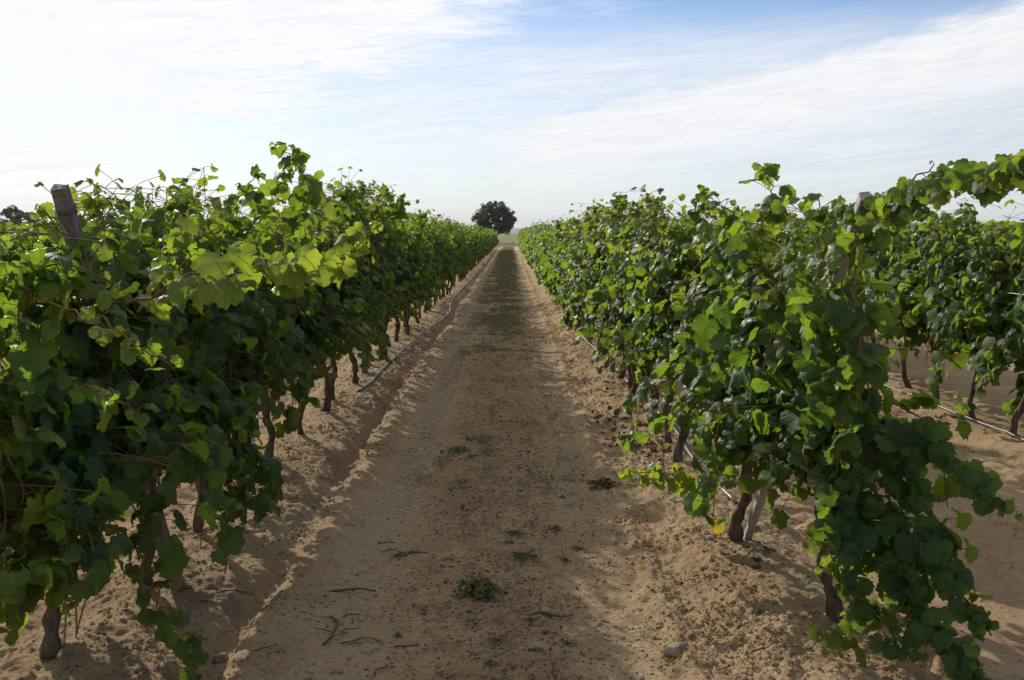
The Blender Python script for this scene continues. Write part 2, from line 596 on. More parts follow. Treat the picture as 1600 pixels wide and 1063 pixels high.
def mat_soil():
    m, t, g, b, out = new_mat('sandy_soil')
    geo = t.nodes.new('ShaderNodeNewGeometry')
    p = geo.outputs['Position']
    x, y, z = g.sep(p)
    nb = g.noise(p, 0.55, 5, 0.6)
    nm = g.noise(p, 3.2, 5, 0.62)
    nf = g.noise(p, 28.0, 4, 0.7)
    ng = g.noise(p, 130.0, 3, 0.7)
    n6g = g.noise(p, 44.0, 6, 0.78, 0.8)
    pale = (0.455, 0.322, 0.200)
    tan = (0.365, 0.240, 0.140)
    red = (0.300, 0.175, 0.098)
    col = g.mix(g.ss(nm, 0.32, 0.68), tan, pale)
    col = g.mix(g.ss(nb, 0.42, 0.72, 0.0, 0.55), col, red)
    # the crown between the wheel tracks: darker, worked-in plant litter
    mid = g.ss(g.m('ABSOLUTE', g.add(g.add(x, 0.06), g.mul(g.sub(nm, 0.5), 0.5))), 0.15, 0.62, 1.0, 0.0)
    col = g.mix(g.mul(mid, g.ss(g.noise(p, 9.0, 4, 0.7), 0.40, 0.66, 0.10, 0.85)), col, (0.250, 0.162, 0.098))
    # wheel tracks: fine pale dust
    tk = g.mx(g.ss(g.m('ABSOLUTE', g.sub(x, 0.45)), 0.06, 0.24, 1.0, 0.0), g.ss(g.m('ABSOLUTE', g.add(x, 0.72)), 0.08, 0.28, 1.0, 0.0))
    col = g.mix(g.mul(tk, 0.5), col, (0.445, 0.325, 0.212))
    col = g.mix(g.ss(nf, 0.52, 0.72, 0.0, 0.7), col, (0.165, 0.102, 0.060))
    col = g.mix(g.ss(n6g, 0.50, 0.64, 0.0, 0.38), col, (0.16, 0.098, 0.058))
    col = g.mix(g.ss(ng, 0.55, 0.75, 0.0, 0.45), col, (0.56, 0.43, 0.28))
    col = g.mix(g.ss(g.noise(p, 75.0, 3, 0.6), 0.62, 0.72, 0.0, 0.55), col, (0.10, 0.062, 0.04))
    # low green growth down the middle of the track farther on
    gr = g.mul(g.ss(g.m('ABSOLUTE', g.add(x, 0.25)), 0.40, 0.85, 1.0, 0.0), g.ss(y, 11.0, 34.0))
    gr = g.mul(gr, g.ss(g.add(nm, g.mul(g.ss(y, 15, 80), 0.25)), 0.36, 0.72))
    col = g.mix(g.mul(gr, 0.65), col, (0.225, 0.190, 0.095))
    # headland and meadow past the end of the rows
    col = g.mix(1.0, col, (1.14, 1.17, 1.16), 'MULTIPLY')
    far = g.ss(y, 120.0, 122.0)
    meadow = g.mix(g.ss(g.noise(p, 0.12, 4), 0.35, 0.65), (0.22, 0.20, 0.075), (0.13, 0.145, 0.05))
    meadow = g.mix(g.ss(y, 150, 158, 0.9, 0.0), meadow, (0.115, 0.098, 0.082))
    col = g.mix(far, col, meadow)
    t.links.new(col, b.inputs['Base Color'])
    b.inputs['Roughness'].default_value = 0.95
    b.inputs['Specular IOR Level'].default_value = 0.1
    crack = g.vor(p, 7.0, 'DISTANCE_TO_EDGE')
    ck = g.mul(g.ss(crack, 0.0, 0.035, -1.0, 0.0), g.mul(g.ss(nb, 0.45, 0.6), g.ss(g.m('ABSOLUTE', x), 0.7, 1.0, 1.0, 0.0)))
    trd = None
    for c, wd in ((0.45, 0.12), (-0.72, 0.13)):
        dx = g.m('ABSOLUTE', g.sub(g.add(x, g.mul(g.sub(nb, 0.5), 0.10)), c))
        wv = g.m('SINE', g.mul(g.add(y, g.mul(dx, 0.9)), 84.0))
        k = g.mul(g.mul(wv, g.ss(dx, wd * 0.75, wd, 1.0, 0.0)), g.mul(g.ss(nm, 0.40, 0.60), g.ss(y, 4.6, 7.0)))
        trd = k if trd is None else g.add(trd, k)
    n6 = g.noise(p, 62.0, 6, 0.75, 0.5)
    h = g.add(g.add(g.mul(nf, 1.0), g.add(g.mul(ng, 0.5), g.mul(n6, 1.0))), g.add(g.mul(ck, 0.5), g.mul(trd, 1.1)))
    t.links.new(g.bump(h, 1.0, 0.018), b.inputs['Normal'])
    return m


M_SOIL = mat_soil()

# ------------------------------------------------------------------ ground
def build_ground():
    xs = [0.0]
    core = np.arange(-2.3, 2.3001, 0.0095)
    step, x, right = 0.02, 2.3, []
    while x < 7000:
        x += step
        right.append(x)
        step = step * 1.035 if x < 7 else step * 1.16
    right = np.array(right)
    xs = np.concatenate([-right[::-1], core, right])
    ys = [2.0]
    while ys[-1] < 130:
        ys.append(ys[-1] + max(0.0085, ys[-1] * 0.0031))
    s = 0.6
    while ys[-1] < 7000:
        s *= 1.14
        ys.append(ys[-1] + s)
    back, y, s = [], 2.0, 0.015
    while y > -40:
        y -= s
        s *= 1.09
        back.append(y)
    ys = np.concatenate([back[::-1], ys])
    X, Y = np.meshgrid(xs, ys)
    Z = height(X.ravel(), Y.ravel())
    v = np.stack([X.ravel(), Y.ravel(), Z], 1)
    nx, ny = len(xs), len(ys)
    i = np.arange(ny - 1)[:, None] * nx + np.arange(nx - 1)[None, :]
    q = np.stack([i, i + 1, i + nx + 1, i + nx], -1).reshape(-1, 4)
    o = link('ground', mesh_from('ground', v, None, M_SOIL, quads=q))
    tag(o, 'bare sandy vineyard ground with wheel tracks and ridged banks', kind='structure')


build_ground()


def build_hills():
    m, t, g, b, out = new_mat('far_hill')
    b.inputs['Base Color'].default_value = (0.05, 0.07, 0.05, 1)
    b.inputs['Roughness'].default_value = 1.0
    xs = np.linspace(-5200, 5200, 260)
    prof = 46 + 44 * np.clip(fbm(xs * 0.0012, xs * 0 + 4.1, 71, 4) + 0.35, 0, 2)
    prof = prof * (0.45 + 0.55 * np.clip(np.abs(xs + 200) / 900, 0, 1)) + 6 * fbm(xs * 0.01, xs * 0, 72, 3)
    rows = []
    for k, (d, f) in enumerate(((5200, 0.0), (5450, 0.55), (5700, 1.0), (6100, 0.6), (6600, 0.0))):
        rows.append(np.stack([xs, np.full_like(xs, d), -2 + np.maximum(prof * f, 0)], 1))
    n = len(xs)
    i = np.arange(4)[:, None] * n + np.arange(n - 1)[None, :]
    q = np.stack([i, i + 1, i + n + 1, i + n], -1).reshape(-1, 4)
    o = link('hills', mesh_from('hills', np.concatenate(rows), None, m, quads=q))
    tag(o, 'low blue hills along the horizon', kind='structure')


build_hills()

# ------------------------------------------------------------------ leaves
def leaf_template(rng, n_out, n_in):
    """a five-lobed vine leaf: petiole at the origin, tip at +Y, top side +Z. returns verts, tris, uv"""
    kt = np.array([0, 0.42, 0.86, 1.38, 1.86, 2.45, 2.95, math.pi])
    kr = np.array([1.0, 0.86, 0.94, 0.79, 0.83, 0.68, 0.54, 0.10])
    kr = kr * (1 + rng.normal(0, 0.045, len(kr)))
    th = np.linspace(-math.pi, math.pi, n_out, endpoint=False) + math.pi / n_out
    tooth = 1 + (0.055 if n_out >= 24 else 0.03) * np.where(np.arange(n_out) % 2 == 0, 1, -1)
    r = np.interp(np.abs(th), kt, kr) * tooth
    cup, fold, wav = rng.uniform(0.15, 0.62), rng.uniform(-0.15, 0.40), rng.uniform(0.07, 0.18)
    ph = rng.uniform(0, 6.28)

    def zf(x, y):
        rr = np.sqrt(x * x + y * y)
        a = np.arctan2(x, y)
        return -cup * rr ** 2 * 0.8 + fold * np.abs(x) + wav * rr * np.sin(a * 4 + ph) + 0.4 * wav * rr * np.sin(a * 9 + 2 * ph) - 0.18 * np.clip(y, 0, 1) ** 2
    ox, oy = r * np.sin(th), r * np.cos(th)
    vs, f = [(0, 0, 0)], []
    if n_in:
        ti = np.linspace(-math.pi, math.pi, n_in, endpoint=False) + math.pi / n_in
        ri = np.interp(np.abs(ti), kt, kr) * 0.52
        ix, iy = ri * np.sin(ti), ri * np.cos(ti)
        vs += list(zip(ix, iy, zf(ix, iy)))
        vs += list(zip(ox, oy, zf(ox, oy)))
        for j in range(n_in):
            f.append((0, 1 + (j + 1) % n_in, 1 + j))
        k = n_out // n_in
        o0 = 1 + n_in
        for j in range(n_in):
            jn = (j + 1) % n_in
            for q in range(k):
                f.append((1 + j, o0 + (j * k + q + 1) % n_out, o0 + (j * k + q) % n_out))
            f.append((1 + j, 1 + jn, o0 + (j * k + k) % n_out))
    else:
        vs += list(zip(ox, oy, zf(ox, oy)))
        for j in range(n_out):
            f.append((0, 1 + (j + 1) % n_out, 1 + j))
    v = np.array(vs, dtype=float)
    return v, np.array(f, dtype=int), v[:, :2].copy()


_lr = np.random.default_rng(5)
LEAF = {0: [leaf_template(_lr, 30, 10) for _ in range(9)],
        1: [leaf_template(_lr, 16, 8) for _ in range(7)],
        2: [leaf_template(_lr, 7, 0) for _ in range(4)]}


def unit(a):
    return a / (np.linalg.norm(a, axis=-1, keepdims=True) + 1e-9)


class Leaves:
    def __init__(self):
        self.p, self.n, self.t, self.s, self.c, self.pet = [], [], [], [], [], []

    def add(self, p, n, t, s, c):
        self.p.append(p); self.n.append(n); self.t.append(t); self.s.append(s); self.c.append(c)

    def hollow(self, seed, half=0.33):
        p = np.array(self.p)
        bulge = fbm(p[:, 1] * 2.6, p[:, 2] * 2.6, seed, 2)
        gap = fbm(p[:, 1] * 3.1, p[:, 2] * 3.1, seed + 9, 2) + 0.25 * np.clip((p[:, 2] - 1.5) / 0.3, 0, 1)
        cut = (gap < -0.16) & (np.abs(p[:, 0]) > 0.14)
        dx = np.sign(p[:, 0]) * bulge * 0.13 * np.clip(np.abs(p[:, 0]) / half, 0, 1)
        keep = [i for i in range(len(p)) if not cut[i]]
        for k in ('p', 'n', 't', 's', 'c', 'pet'):
            setattr(self, k, [getattr(self, k)[i] for i in keep])
        for i, j in enumerate(keep):
            q = np.array([dx[j], 0, 0])
            self.p[i] = self.p[i] + q
            self.pet[i] = (self.pet[i][0], self.pet[i][1] + q)
        return self

    def mesh(self, name, lod, mat, rng):
        p, n, t = np.array(self.p), unit(np.array(self.n)), np.array(self.t)
        s, c = np.array(self.s), np.array(self.c)
        t = unit(t - n * (t * n).sum(1, keepdims=True))
        x = np.cross(t, n)
        tm = LEAF[lod]
        kind = rng.integers(0, len(tm), len(p))
        V, Fc, U, C, off = [], [], [], [], 0
        for k, (tv, tf, tu) in enumerate(tm):
            ix = np.nonzero(kind == k)[0]
            if not len(ix):
                continue
            curl = rng.uniform(0.3, 1.7, (len(ix), 1))
            sx = rng.uniform(0.88, 1.12, (len(ix), 1))
            v = (p[ix][:, None] + s[ix][:, None, None] * (
                (tv[None, :, 0] * sx)[..., None] * x[ix][:, None] + tv[None, :, 1, None] * t[ix][:, None]
                + (tv[None, :, 2] * curl)[..., None] * n[ix][:, None]))
            nv = len(tv)
            V.append(v.reshape(-1, 3))
            Fc.append((tf[None] + (off + np.arange(len(ix)) * nv)[:, None, None]).reshape(-1, 3))
            U.append(np.tile(tu, (len(ix), 1)))
            C.append(np.repeat(c[ix], nv, 0))
            off += nv * len(ix)
        return mesh_from(name, np.concatenate(V), np.concatenate(Fc), mat, np.concatenate(C), np.concatenate(U))


def tone(rng, young_or_lit=0.0):
    if young_or_lit > 0.0 and rng.uniform() < 0.008:
        return (0.9, rng.uniform(0.7, 1.0), 1.0)
    return (np.clip(rng.normal(0.5, 0.28), 0, 1), np.clip(young_or_lit + rng.normal(0.02, 0.07), 0, 1), rng.uniform())


def put_leaf(L, rng, node, out, size, young_or_lit=0.0, top=0.0, pet=0.085, spread=0.4, lowest=0.0, anchor=None):
    q = np.array([out * 0.55 + rng.normal(0, 0.5), rng.normal(0, 0.55), 0.15 + rng.normal(0, 0.35)])
    q = q / np.linalg.norm(q) * pet * rng.uniform(0.6, 1.25)
    if (node + q)[2] < lowest:
        return
    n = np.array([out * (0.62 - 0.35 * top), -0.10, 0.5 + 0.35 * top]) + rng.normal(0, spread, 3)
    t = np.array([out * (0.45 + 0.5 * top), rng.normal(0, 0.5), -1.0 + 0.5 * top]) + rng.normal(0, 0.2, 3)
    L.add(node + q, n, t, size, tone(rng, young_or_lit))
    L.pet.append((node if anchor is None else anchor, node + q))


def gen_vine(rng, H=1.78, n_up=13, n_dn=4, size=0.064, step=0.047, yr=(-0.46, 0.46), thin=1.0, low=0.42, half=0.33):
    """shoots of one vine trained on wires along Y: returns its leaves and its canes"""
    L, canes = Leaves(), []
    for s in range(n_up):
        y0 = yr[0] + (yr[1] - yr[0]) * (s + rng.uniform(0.1, 0.9)) / n_up
        pos = np.array([rng.normal(0, 0.04), y0, 0.60 + rng.normal(0, 0.03)])
        d = unit(np.array([rng.normal(0, 0.42), rng.normal(0, 0.22), 1.0]))
        n = int(rng.uniform(0.78, 1.18) * (H - 0.5) / step)
        hs = H * rng.uniform(0.93, 1.06)
        line = [pos.copy()]
        sd = 1 if rng.uniform() < 0.5 else -1
        for i in range(n):
            d = d + rng.normal(0, 0.13, 3)
            if pos[2] < hs - 0.12:
                d[0] -= 0.22 * pos[0] / half
                d[2] += 0.06
            else:
                d[2] -= 0.17
                d[0] += 0.10 * np.sign(pos[0] + rng.normal(0, 0.1))
            d = unit(d)
            pos = pos + d * step
            line.append(pos.copy())
            sd = -sd
            frac = i / n
            top = np.clip((pos[2] - (hs - 0.25)) / 0.25, 0, 1)
            sz = size * np.interp(frac, [0, 0.15, 0.6, 0.9, 1.0], [0.95, 1.12, 1.0, 0.72, 0.45]) * np.interp(rng.uniform(), [0, 0.3, 0.8, 1], [0.55, 0.85, 1.15, 1.5])
            yg = 0.45 * max(0, frac - 0.78) / 0.22
            if pos[2] < low:
                continue
            if rng.uniform() < thin:
                put_leaf(L, rng, pos, 1 if pos[0] + rng.normal(0, 0.16) > 0 else -1, sz, yg, top, 0.085 * np.interp(frac, [0.7, 1], [1, 0.35]), lowest=low)
            if rng.uniform() < 0.72 * thin:         # a short side shoot carrying two or three leaves
                o = 1 if pos[0] + rng.normal(0, 0.16) > 0 else -1
                for k in range(rng.integers(1, 4)):
                    q = pos + np.array([o * abs(rng.normal(0.08, 0.10)), rng.normal(0, 0.10), rng.normal(-0.02, 0.07)])
                    put_leaf(L, rng, q, o, sz * rng.uniform(0.6, 0.95), yg + 0.05, top, 0.05, lowest=low, anchor=pos)
        canes.append(np.array(line))
    for s in range(150 if step < 0.06 else 110):
        z = rng.uniform(max(low, 0.5), H - 0.12)
        q = np.array([rng.normal(0, 0.10), rng.uniform(yr[0], yr[1]), z])
        put_leaf(L, rng, q, 1 if q[0] > 0 else -1, size * rng.uniform(0.7, 1.3), 0.0, 0.0, 0.05, 0.5, low)
    for s in range(n_dn):
        o = 1 if s % 2 == 0 else -1
        pos = np.array([o * 0.06, rng.uniform(yr[0], yr[1]) * 0.92, rng.uniform(0.68, 0.95)])
        d = unit(np.array([o * 0.9, rng.normal(0, 0.4), 0.45]))
        line = [pos.copy()]
        for i in range(int(rng.uniform(9, 16) * 0.06 / step)):
            d = d + rng.normal(0, 0.12, 3) + np.array([-0.05 * o, 0, -0.16])
            if abs(pos[0]) > half + 0.1:
                d[0] *= 0.4
            d = unit(d)
            pos = pos + d * step
            if pos[2] < low:
                break
            line.append(pos.copy())
            for k in range(1 + (rng.uniform() < 0.75)):
                put_leaf(L, rng, pos + rng.normal(0, 0.04, 3) * k, o, size * rng.uniform(0.7, 1.15), 0.03, 0, lowest=low)
        if len(line) > 2:
            canes.append(np.array(line))
    return L, canes


def trunk_mesh(rng, name, lod, lean=None):
    mb = MB()
    n = 15 if lod == 0 else (7 if lod == 1 else 4)
    sd = 11 if lod == 0 else (7 if lod == 1 else 5)
    lx, ly = (rng.normal(0, 0.035), rng.normal(0, 0.09)) if lean is None else lean
    zz = np.linspace(-0.10, 0.60, n)
    t = np.clip(zz / 0.6, 0, 1)
    bx = lx * (1 - t) + 0.024 * np.sin(zz * 10 + rng.uniform(0, 6)) + 0.008 * np.sin(zz * 27 + rng.uniform(0, 6))
    by = ly * (1 - t) + 0.028 * np.sin(zz * 8 + rng.uniform(0, 6))
    r0 = rng.uniform(0.024, 0.031) if lod == 0 else rng.uniform(0.021, 0.028)
    rr = r0 * np.interp(zz, [-0.1, 0.02, 0.10, 0.45, 0.6], [1.45, 1.32, 1.05, 1.0, 1.3]) * (1 + (rng.normal(0, 0.13, n) if lod == 0 else 0))
    mb.tube(np.stack([bx, by, zz], 1), rr, sd, rng, 0.14 if lod == 0 else 0.05)
    for sgn in (-1, 1):
        m = 8 if lod == 0 else 4
        u = np.linspace(0, 1, m)
        arm = np.stack([0.02 * np.sin(u * 5 + rng.uniform(0, 6)) + bx[-1] * (1 - u), by[-1] + sgn * (0.40 * u), 0.55 + 0.10 * np.sin(u * 1.9) + 0.012 * rng.normal(0, 1, m)], 1)
        mb.tube(arm, np.linspace(r0 * 0.95, r0 * 0.45, m), max(sd - 3, 4), rng, 0.10)
    return mb.mesh(name, M_BARK)


def petioles(mb, pairs):
    a = np.array([p[0] for p in pairs]); b = np.array([p[1] for p in pairs])
    mid = (a + b) / 2 + np.array([0, 0, 0.008])
    d = unit(b - a)
    u = unit(np.cross(d, np.array([0.3, 0.2, 0.9])))
    w = np.cross(d, u)
    r = 0.0016
    rings = []
    for c in (a, mid, b):
        for k in range(3):
            t = k * 2.0944
            rings.append(c + (math.cos(t) * u + math.sin(t) * w) * r)
    n = len(a)
    v = np.stack(rings, 1).reshape(-1, 3)
    f = []
    for i in range(2):
        for j in range(3):
            k = (j + 1) % 3
            f += [(i * 3 + j, i * 3 + k, i * 3 + 3 + k), (i * 3 + j, i * 3 + 3 + k, i * 3 + 3 + j)]
    f = (np.array(f)[None] + (np.arange(n) * 9)[:, None, None]).reshape(-1, 3)
    mb.put(v, f)


def cane_mesh(canes, name, lod, pairs=()):
    mb = MB()
    if len(pairs) and lod < 2:
        petioles(mb, pairs)
    for c in canes:
        st = 1 if lod < 2 else 3
        c = c[::st]
        if len(c) > 1:
            mb.tube(c, np.linspace(0.0044, 0.0026, len(c)), 4, cap=False)
    return mb.mesh(name, M_CANE)


ORD = ('first second third fourth fifth sixth seventh eighth ninth tenth eleventh twelfth thirteenth fourteenth fifteenth sixteenth '
       'seventeenth eighteenth nineteenth twentieth').split()
VSP = 0.84
Y_L, Y_R, Y_R2, Y_L2 = 3.62, 4.12, 7.75, 4.9
END_Y = 117.0


def vine_at(x, y, meshes, rot, label, group, scale=1.0):
    r = empty('grapevine', (x, y, hz(x, y) - 0.01), label, 'vine', group)
    r.rotation_euler = (0, 0, rot)
    r.scale = (1, 1, scale)
    for nm, me in zip(('trunk', 'foliage', 'cane'), meshes):
        if me is not None:
            link(nm, me, r)
    return r


def make_set(seed, lod, lean=None, **kw):
    rng = np.random.default_rng(seed)
    L, canes = gen_vine(rng, **kw)
    L.hollow(seed)
    return (trunk_mesh(rng, 'trunk', lod, lean), L.mesh('foliage', lod, M_LEAF, rng), cane_mesh(canes, 'cane', lod, L.pet))


# heights and fullness of the nearest vines, from the near end of each row
LEFT_H = [1.66, 1.70, 1.76, 1.84, 1.80, 1.74, 1.80, 1.92, 2.00, 2.04, 2.02, 1.92, 1.86, 1.82, 1.80]
RIGHT_H = [1.72, 1.76, 1.72, 1.74, 1.80, 1.82, 1.88, 1.86, 1.84, 1.90, 1.92, 1.84, 1.80, 1.78, 1.80]
MID = [make_set(900 + i, 1, H=1.62 + 0.05 * (i % 4), low=0.56, n_up=12, size=0.074, step=0.052, half=0.33) for i in range(12)]
FAR = [make_set(950 + i, 2, H=1.58 + 0.05 * (i % 4), low=0.55, n_up=11, n_dn=3, size=0.098, step=0.062, thin=0.9, half=0.33) for i in range(7)]

LEFT_NOTE = {0: 'grapevine at the near end of the row left of the track, trailing leafy shoots',
             1: 'second grapevine from near end left of the track, with a sunlit shoot reaching across'}
RIGHT_NOTE = {0: 'grapevine at the near end of the row right of the track, shoots sprawling onto soil',
              1: 'second grapevine from near end right of the track, leaning end post at its foot'}
VINES = {}
FEET = {('L', 0): (102, 1030), ('L', 2): (314, 825), ('L', 3): (369, 772), ('L', 4): (420, 718), ('L', 5): (471, 680), ('L', 6): (507, 647),
        ('R', 0): (1268, 965), ('R', 1): (1155, 853), ('R', 2): (1083, 722), ('R', 3): (1042, 688), ('R', 4): (1000, 627)}
LEAN = {('L', 0): (-0.10, 0.05), ('L', 3): (0.03, 0.0), ('L', 4): (-0.01, 0.02), ('R', 0): (0.10, -0.02), ('R', 1): (0.02, 0.05), ('R', 2): (-0.10, -0.05)}
for side, X, Y0, HS, note, word in (('L', ROW_L, Y_L, LEFT_H, LEFT_NOTE, 'left'), ('R', ROW_R, Y_R, RIGHT_H, RIGHT_NOTE, 'right')):
    rnd = random.Random(3 if side == 'L' else 4)
    k = 0
    while Y0 + k * VSP < END_Y and k < 112:
        y = Y0 + k * VSP + rnd.uniform(-0.07, 0.07) * (k > 1)
        x = X + rnd.uniform(-0.05, 0.05) * (k > 1)
        if (side, k) in FEET:
            x, y = ground_at(*FEET[side, k])[:2]
        if k in note:
            lab, grp = note[k], 'vines in the row %s of the track' % word
        elif k < 20:
            lab, grp = '%s grapevine from the near end of the row %s of the track' % (ORD[k], word), 'vines in the row %s of the track' % word
        else:
            lab, grp = 'distant grapevine in the row %s of the track, past its twentieth vine' % word, 'distant vines in the row %s of the track' % word
        if k < 14:
            ms = make_set(100 + k + (50 if side == 'R' else 0), 0, H=HS[k] - (0.07 if side == 'R' else 0.03), n_up=18 if side == 'L' else 15, n_dn=(11 if k < 2 else 6 if k < 3 else 3) if side == 'L' else (5 if k < 3 else 4), low=(0.32 if k < 2 else 0.45 if k < 3 else 0.57) if side == 'L' else (0.38 if k < 2 else 0.55), lean=LEAN.get((side, k)),
                          **(dict(yr=(-0.12, 0.46), half=0.24) if (side, k) == ('R', 0) else {}))
            rot, s = 0.0, 1.0
        else:
            ms = rnd.choice(MID) if y < 38 else rnd.choice(FAR)
            rot, s = rnd.choice((0.0, math.pi)), rnd.uniform(0.93, 1.08)
        VINES[side, k] = vine_at(x, y, ms, rot, lab, grp, s)
        k += 1

rnd = random.Random(8)
LOWSET = [make_set(980 + i, 1, H=1.68 + 0.04 * (i % 2), low=0.36, n_up=16, n_dn=9, size=0.070, step=0.050) for i in range(4)]
R2_NOTE = ['dark grapevine with low hanging shoots at the right frame edge, second row right of track',
           'grapevine with a leafy sucker at its trunk foot, second row right of the track',
           'grapevine with a straight upright trunk, two vines beyond the sucker, second row right']
for k in range(22):
    lab = ('grapevine in the second row right of the track, mostly hidden behind the nearer row')
    grp = 'vines in the second row right of the track'
    if k == 0:
        lab, grp = R2_NOTE[0], None
    elif k == 1:
        lab, grp = R2_NOTE[1], None
    elif k == 2:
        lab, grp = R2_NOTE[2].replace('two vines beyond', 'next beyond'), None
    VINES['R2', k] = vine_at(ROW_R2, Y_R2 + k * VSP + rnd.uniform(-0.08, 0.08), LOWSET[k] if k < 4 else MID[(k * 5 + 2) % 12], rnd.choice((0, math.pi)), lab, grp, rnd.uniform(0.99, 1.04))
for k in range(34):
    y = Y_L2 + k * VSP
    vine_at(ROW_L2, y, MID[(k * 7 + 1) % 12] if k < 24 else rnd.choice(FAR), rnd.choice((0, math.pi)),
            'grapevine in the second row left of the track, its top showing over the nearer row',
            'vines in the second row left of the track', rnd.uniform(0.95, 1.05))


# the rest of the vineyard, rows that read as one green mass
def build_far_rows():
    rng = np.random.default_rng(77)
    L = Leaves()
    rows = [(ROW_R2, Y_R2 + 22 * VSP, 117), (ROW_L2, Y_L2 + 34 * VSP, 117)]
    for j in range(2, 8):
        rows.append((ROW_R + j * 2.87, 5 + 1.6 * j, 117))
        rows.append((ROW_L - j * 2.87, 4 + 4.5 * j, 117))
    for X, y0, y1 in rows:
        n = int((y1 - y0) * (62 if abs(X) < 9 else 40))
        ys = rng.uniform(y0, y1, n)
        top = 1.74 + 0.14 * fbm(ys * 1.1, ys * 0 + X, 13, 3)
        for y, tp in zip(ys, top):
            z = tp - abs(rng.normal(0, 0.42))
            if z < 0.4:
                z = rng.uniform(0.5, tp)
            o = -1 if rng.uniform() < 0.5 else 1
            w = 0.34 * min(1, (tp - z) * 4 + 0.25)
            L.add(np.array([X + o * rng.uniform(0.2, 1) * w, y, z]), np.array([o * 0.5, 0, 0.6]) + rng.normal(0, 0.4, 3),
                  np.array([o * 0.5, rng.normal(0, 0.5), -1.0]), rng.uniform(0.11, 0.18), tone(rng))
    o = link('vineyard_foliage', L.mesh('vineyard_foliage', 2, M_LEAF, rng))
    tag(o, 'green mass of the farther vine rows on both sides', 'vineyard', kind='stuff')


build_far_rows()


# ------------------------------------------------------------------ single long shoots that stand out in the picture
def shoot(vine, pts, size=0.075, spacing=0.05, young_or_lit=0.0, seed=0, dense=1, hang=1.0, taper=True, r=0.0045, tendril=False, jit=0.018, up=0.45, spread=1.0):
    rng = np.random.default_rng(seed)
    pts = np.asarray(pts)
    ln = np.linalg.norm(np.diff(pts, axis=0), axis=1).sum()
    n = max(4, int(ln / spacing))
    line = smooth_line(pts, n) + rng.normal(0, jit * 0.5, (n, 3))
    base = np.array(vine.location)
    mb = MB().tube(line - base, np.linspace(r, r * 0.4, n), 6)
    if tendril:
        for k in range(2):
            a = np.linspace(0, 5.5 + k, 16)
            q = line[-1 - 3 * k]
            tl = np.stack([q[0] + 0.012 * a + 0.012 * np.sin(a * 1.3), q[1] - 0.004 * a, q[2] + (0.03 if k == 0 else -0.028) * a * 0.7 + 0.012 * np.cos(a * 1.5)], 1)
            mb.tube(tl - base, np.linspace(0.0016, 0.0008, 16), 4)
    L = Leaves()
    tan = np.gradient(line, axis=0)
    tan = unit(tan)
    sd = 1
    for i in range(1, n):
        f = i / (n - 1)
        for k in range(dense):
            sd = -sd
            sidev = np.cross(tan[i], np.array([0, 0, 1.0]))
            sidev = sidev / (np.linalg.norm(sidev) + 1e-6)
            q = sidev * sd * rng.uniform(0.2, 1.0) + np.array([0, 0, rng.normal(0.1, 0.4)]) + rng.normal(0, 0.3, 3)
            q = q / np.linalg.norm(q) * rng.uniform(0.03, 0.075) * (spread if f < 0.85 else 0.6)
            nn = np.array([0, 0, up]) + sidev * sd * 0.45 + np.array([0, -0.35, 0]) + rng.normal(0, 0.35, 3)
            tt = sidev * sd * 0.5 + np.array([0, 0, -hang]) + tan[i] * 0.25 + rng.normal(0, 0.25, 3)
            sz = size * rng.uniform(0.75, 1.2) * (np.interp(f, [0, 0.5, 0.85, 1], [1, 1, 0.75, 0.42]) if taper else 1)
            L.pet.append((line[i] - base, line[i] + q - base))
            L.add(line[i] + q - base, nn, tt, sz, tone(rng, young_or_lit * (0.5 + 0.5 * f)))
    petioles(mb, L.pet)
    o = link('shoot', mb.mesh('shoot', M_CANE), vine)
    link('foliage', L.mesh('foliage', 0, M_LEAF, rng), o)
    return o


V = VINES
# left row
shoot(V['L', 1], [P(150, 470, 3.7), P(215, 470, 3.35), P(300, 432, 3.1), P(400, 428, 2.95), P(480, 425, 2.9), P(540, 395, 2.9), P(585, 365, 2.9)],
      0.058, 0.030, 0.75, 11, 1, 0.8, True, 0.006, True)
shoot(V['L', 1], [P(260, 480, 3.6), P(290, 400, 3.35), P(270, 372, 3.25), P(255, 420, 3.2)], 0.048, 0.034, 0.5, 12, 1)
shoot(V['L', 0], [P(60, 470, 3.2), P(150, 500, 3.0), P(215, 540, 2.9), P(265, 575, 2.85)], 0.040, 0.032, 0.42, 13, 1)
shoot(V['L', 0], [P(60, 600, 3.3), P(130, 605, 3.1), P(190, 625, 2.95), P(215, 650, 2.92)], 0.048, 0.04, 0.25, 14, 1)
shoot(V['L', 1], [P(270, 700, 3.9), P(225, 800, 3.75), P(235, 900, 3.7), P(265, 980, 3.62), P(300, 1040, 3.55), P(290, 1100, 3.5)], 0.050, 0.038, 0.12, 15, 2)
shoot(V['L', 1], [P(300, 690, 4.0), P(318, 730, 3.9), P(330, 760, 3.85)], 0.085, 0.06, 0.0, 16, 1)
shoot(V['L', 0], [P(80, 720, 3.6), P(50, 820, 3.4), P(30, 900, 3.3), P(0, 960, 3.2), P(-30, 1020, 3.15)], 0.052, 0.034, 0.6, 17, 3)  # this low shoot cluster: raised yellow tint stands in for sunlight
shoot(V['L', 0], [P(110, 740, 3.55), P(95, 830, 3.4), P(80, 890, 3.35), P(100, 940, 3.3)], 0.050, 0.034, 0.6, 18, 3)
shoot(V['L', 0], [P(30, 700, 3.45), P(-10, 800, 3.3), P(-30, 900, 3.2)], 0.055, 0.034, 0.6, 19, 3)
shoot(V['L', 0], [P(60, 760, 3.5), P(20, 850, 3.25), P(5, 920, 3.15), P(40, 900, 3.1), P(90, 900, 3.1)], 0.050, 0.034, 0.65, 27, 2)
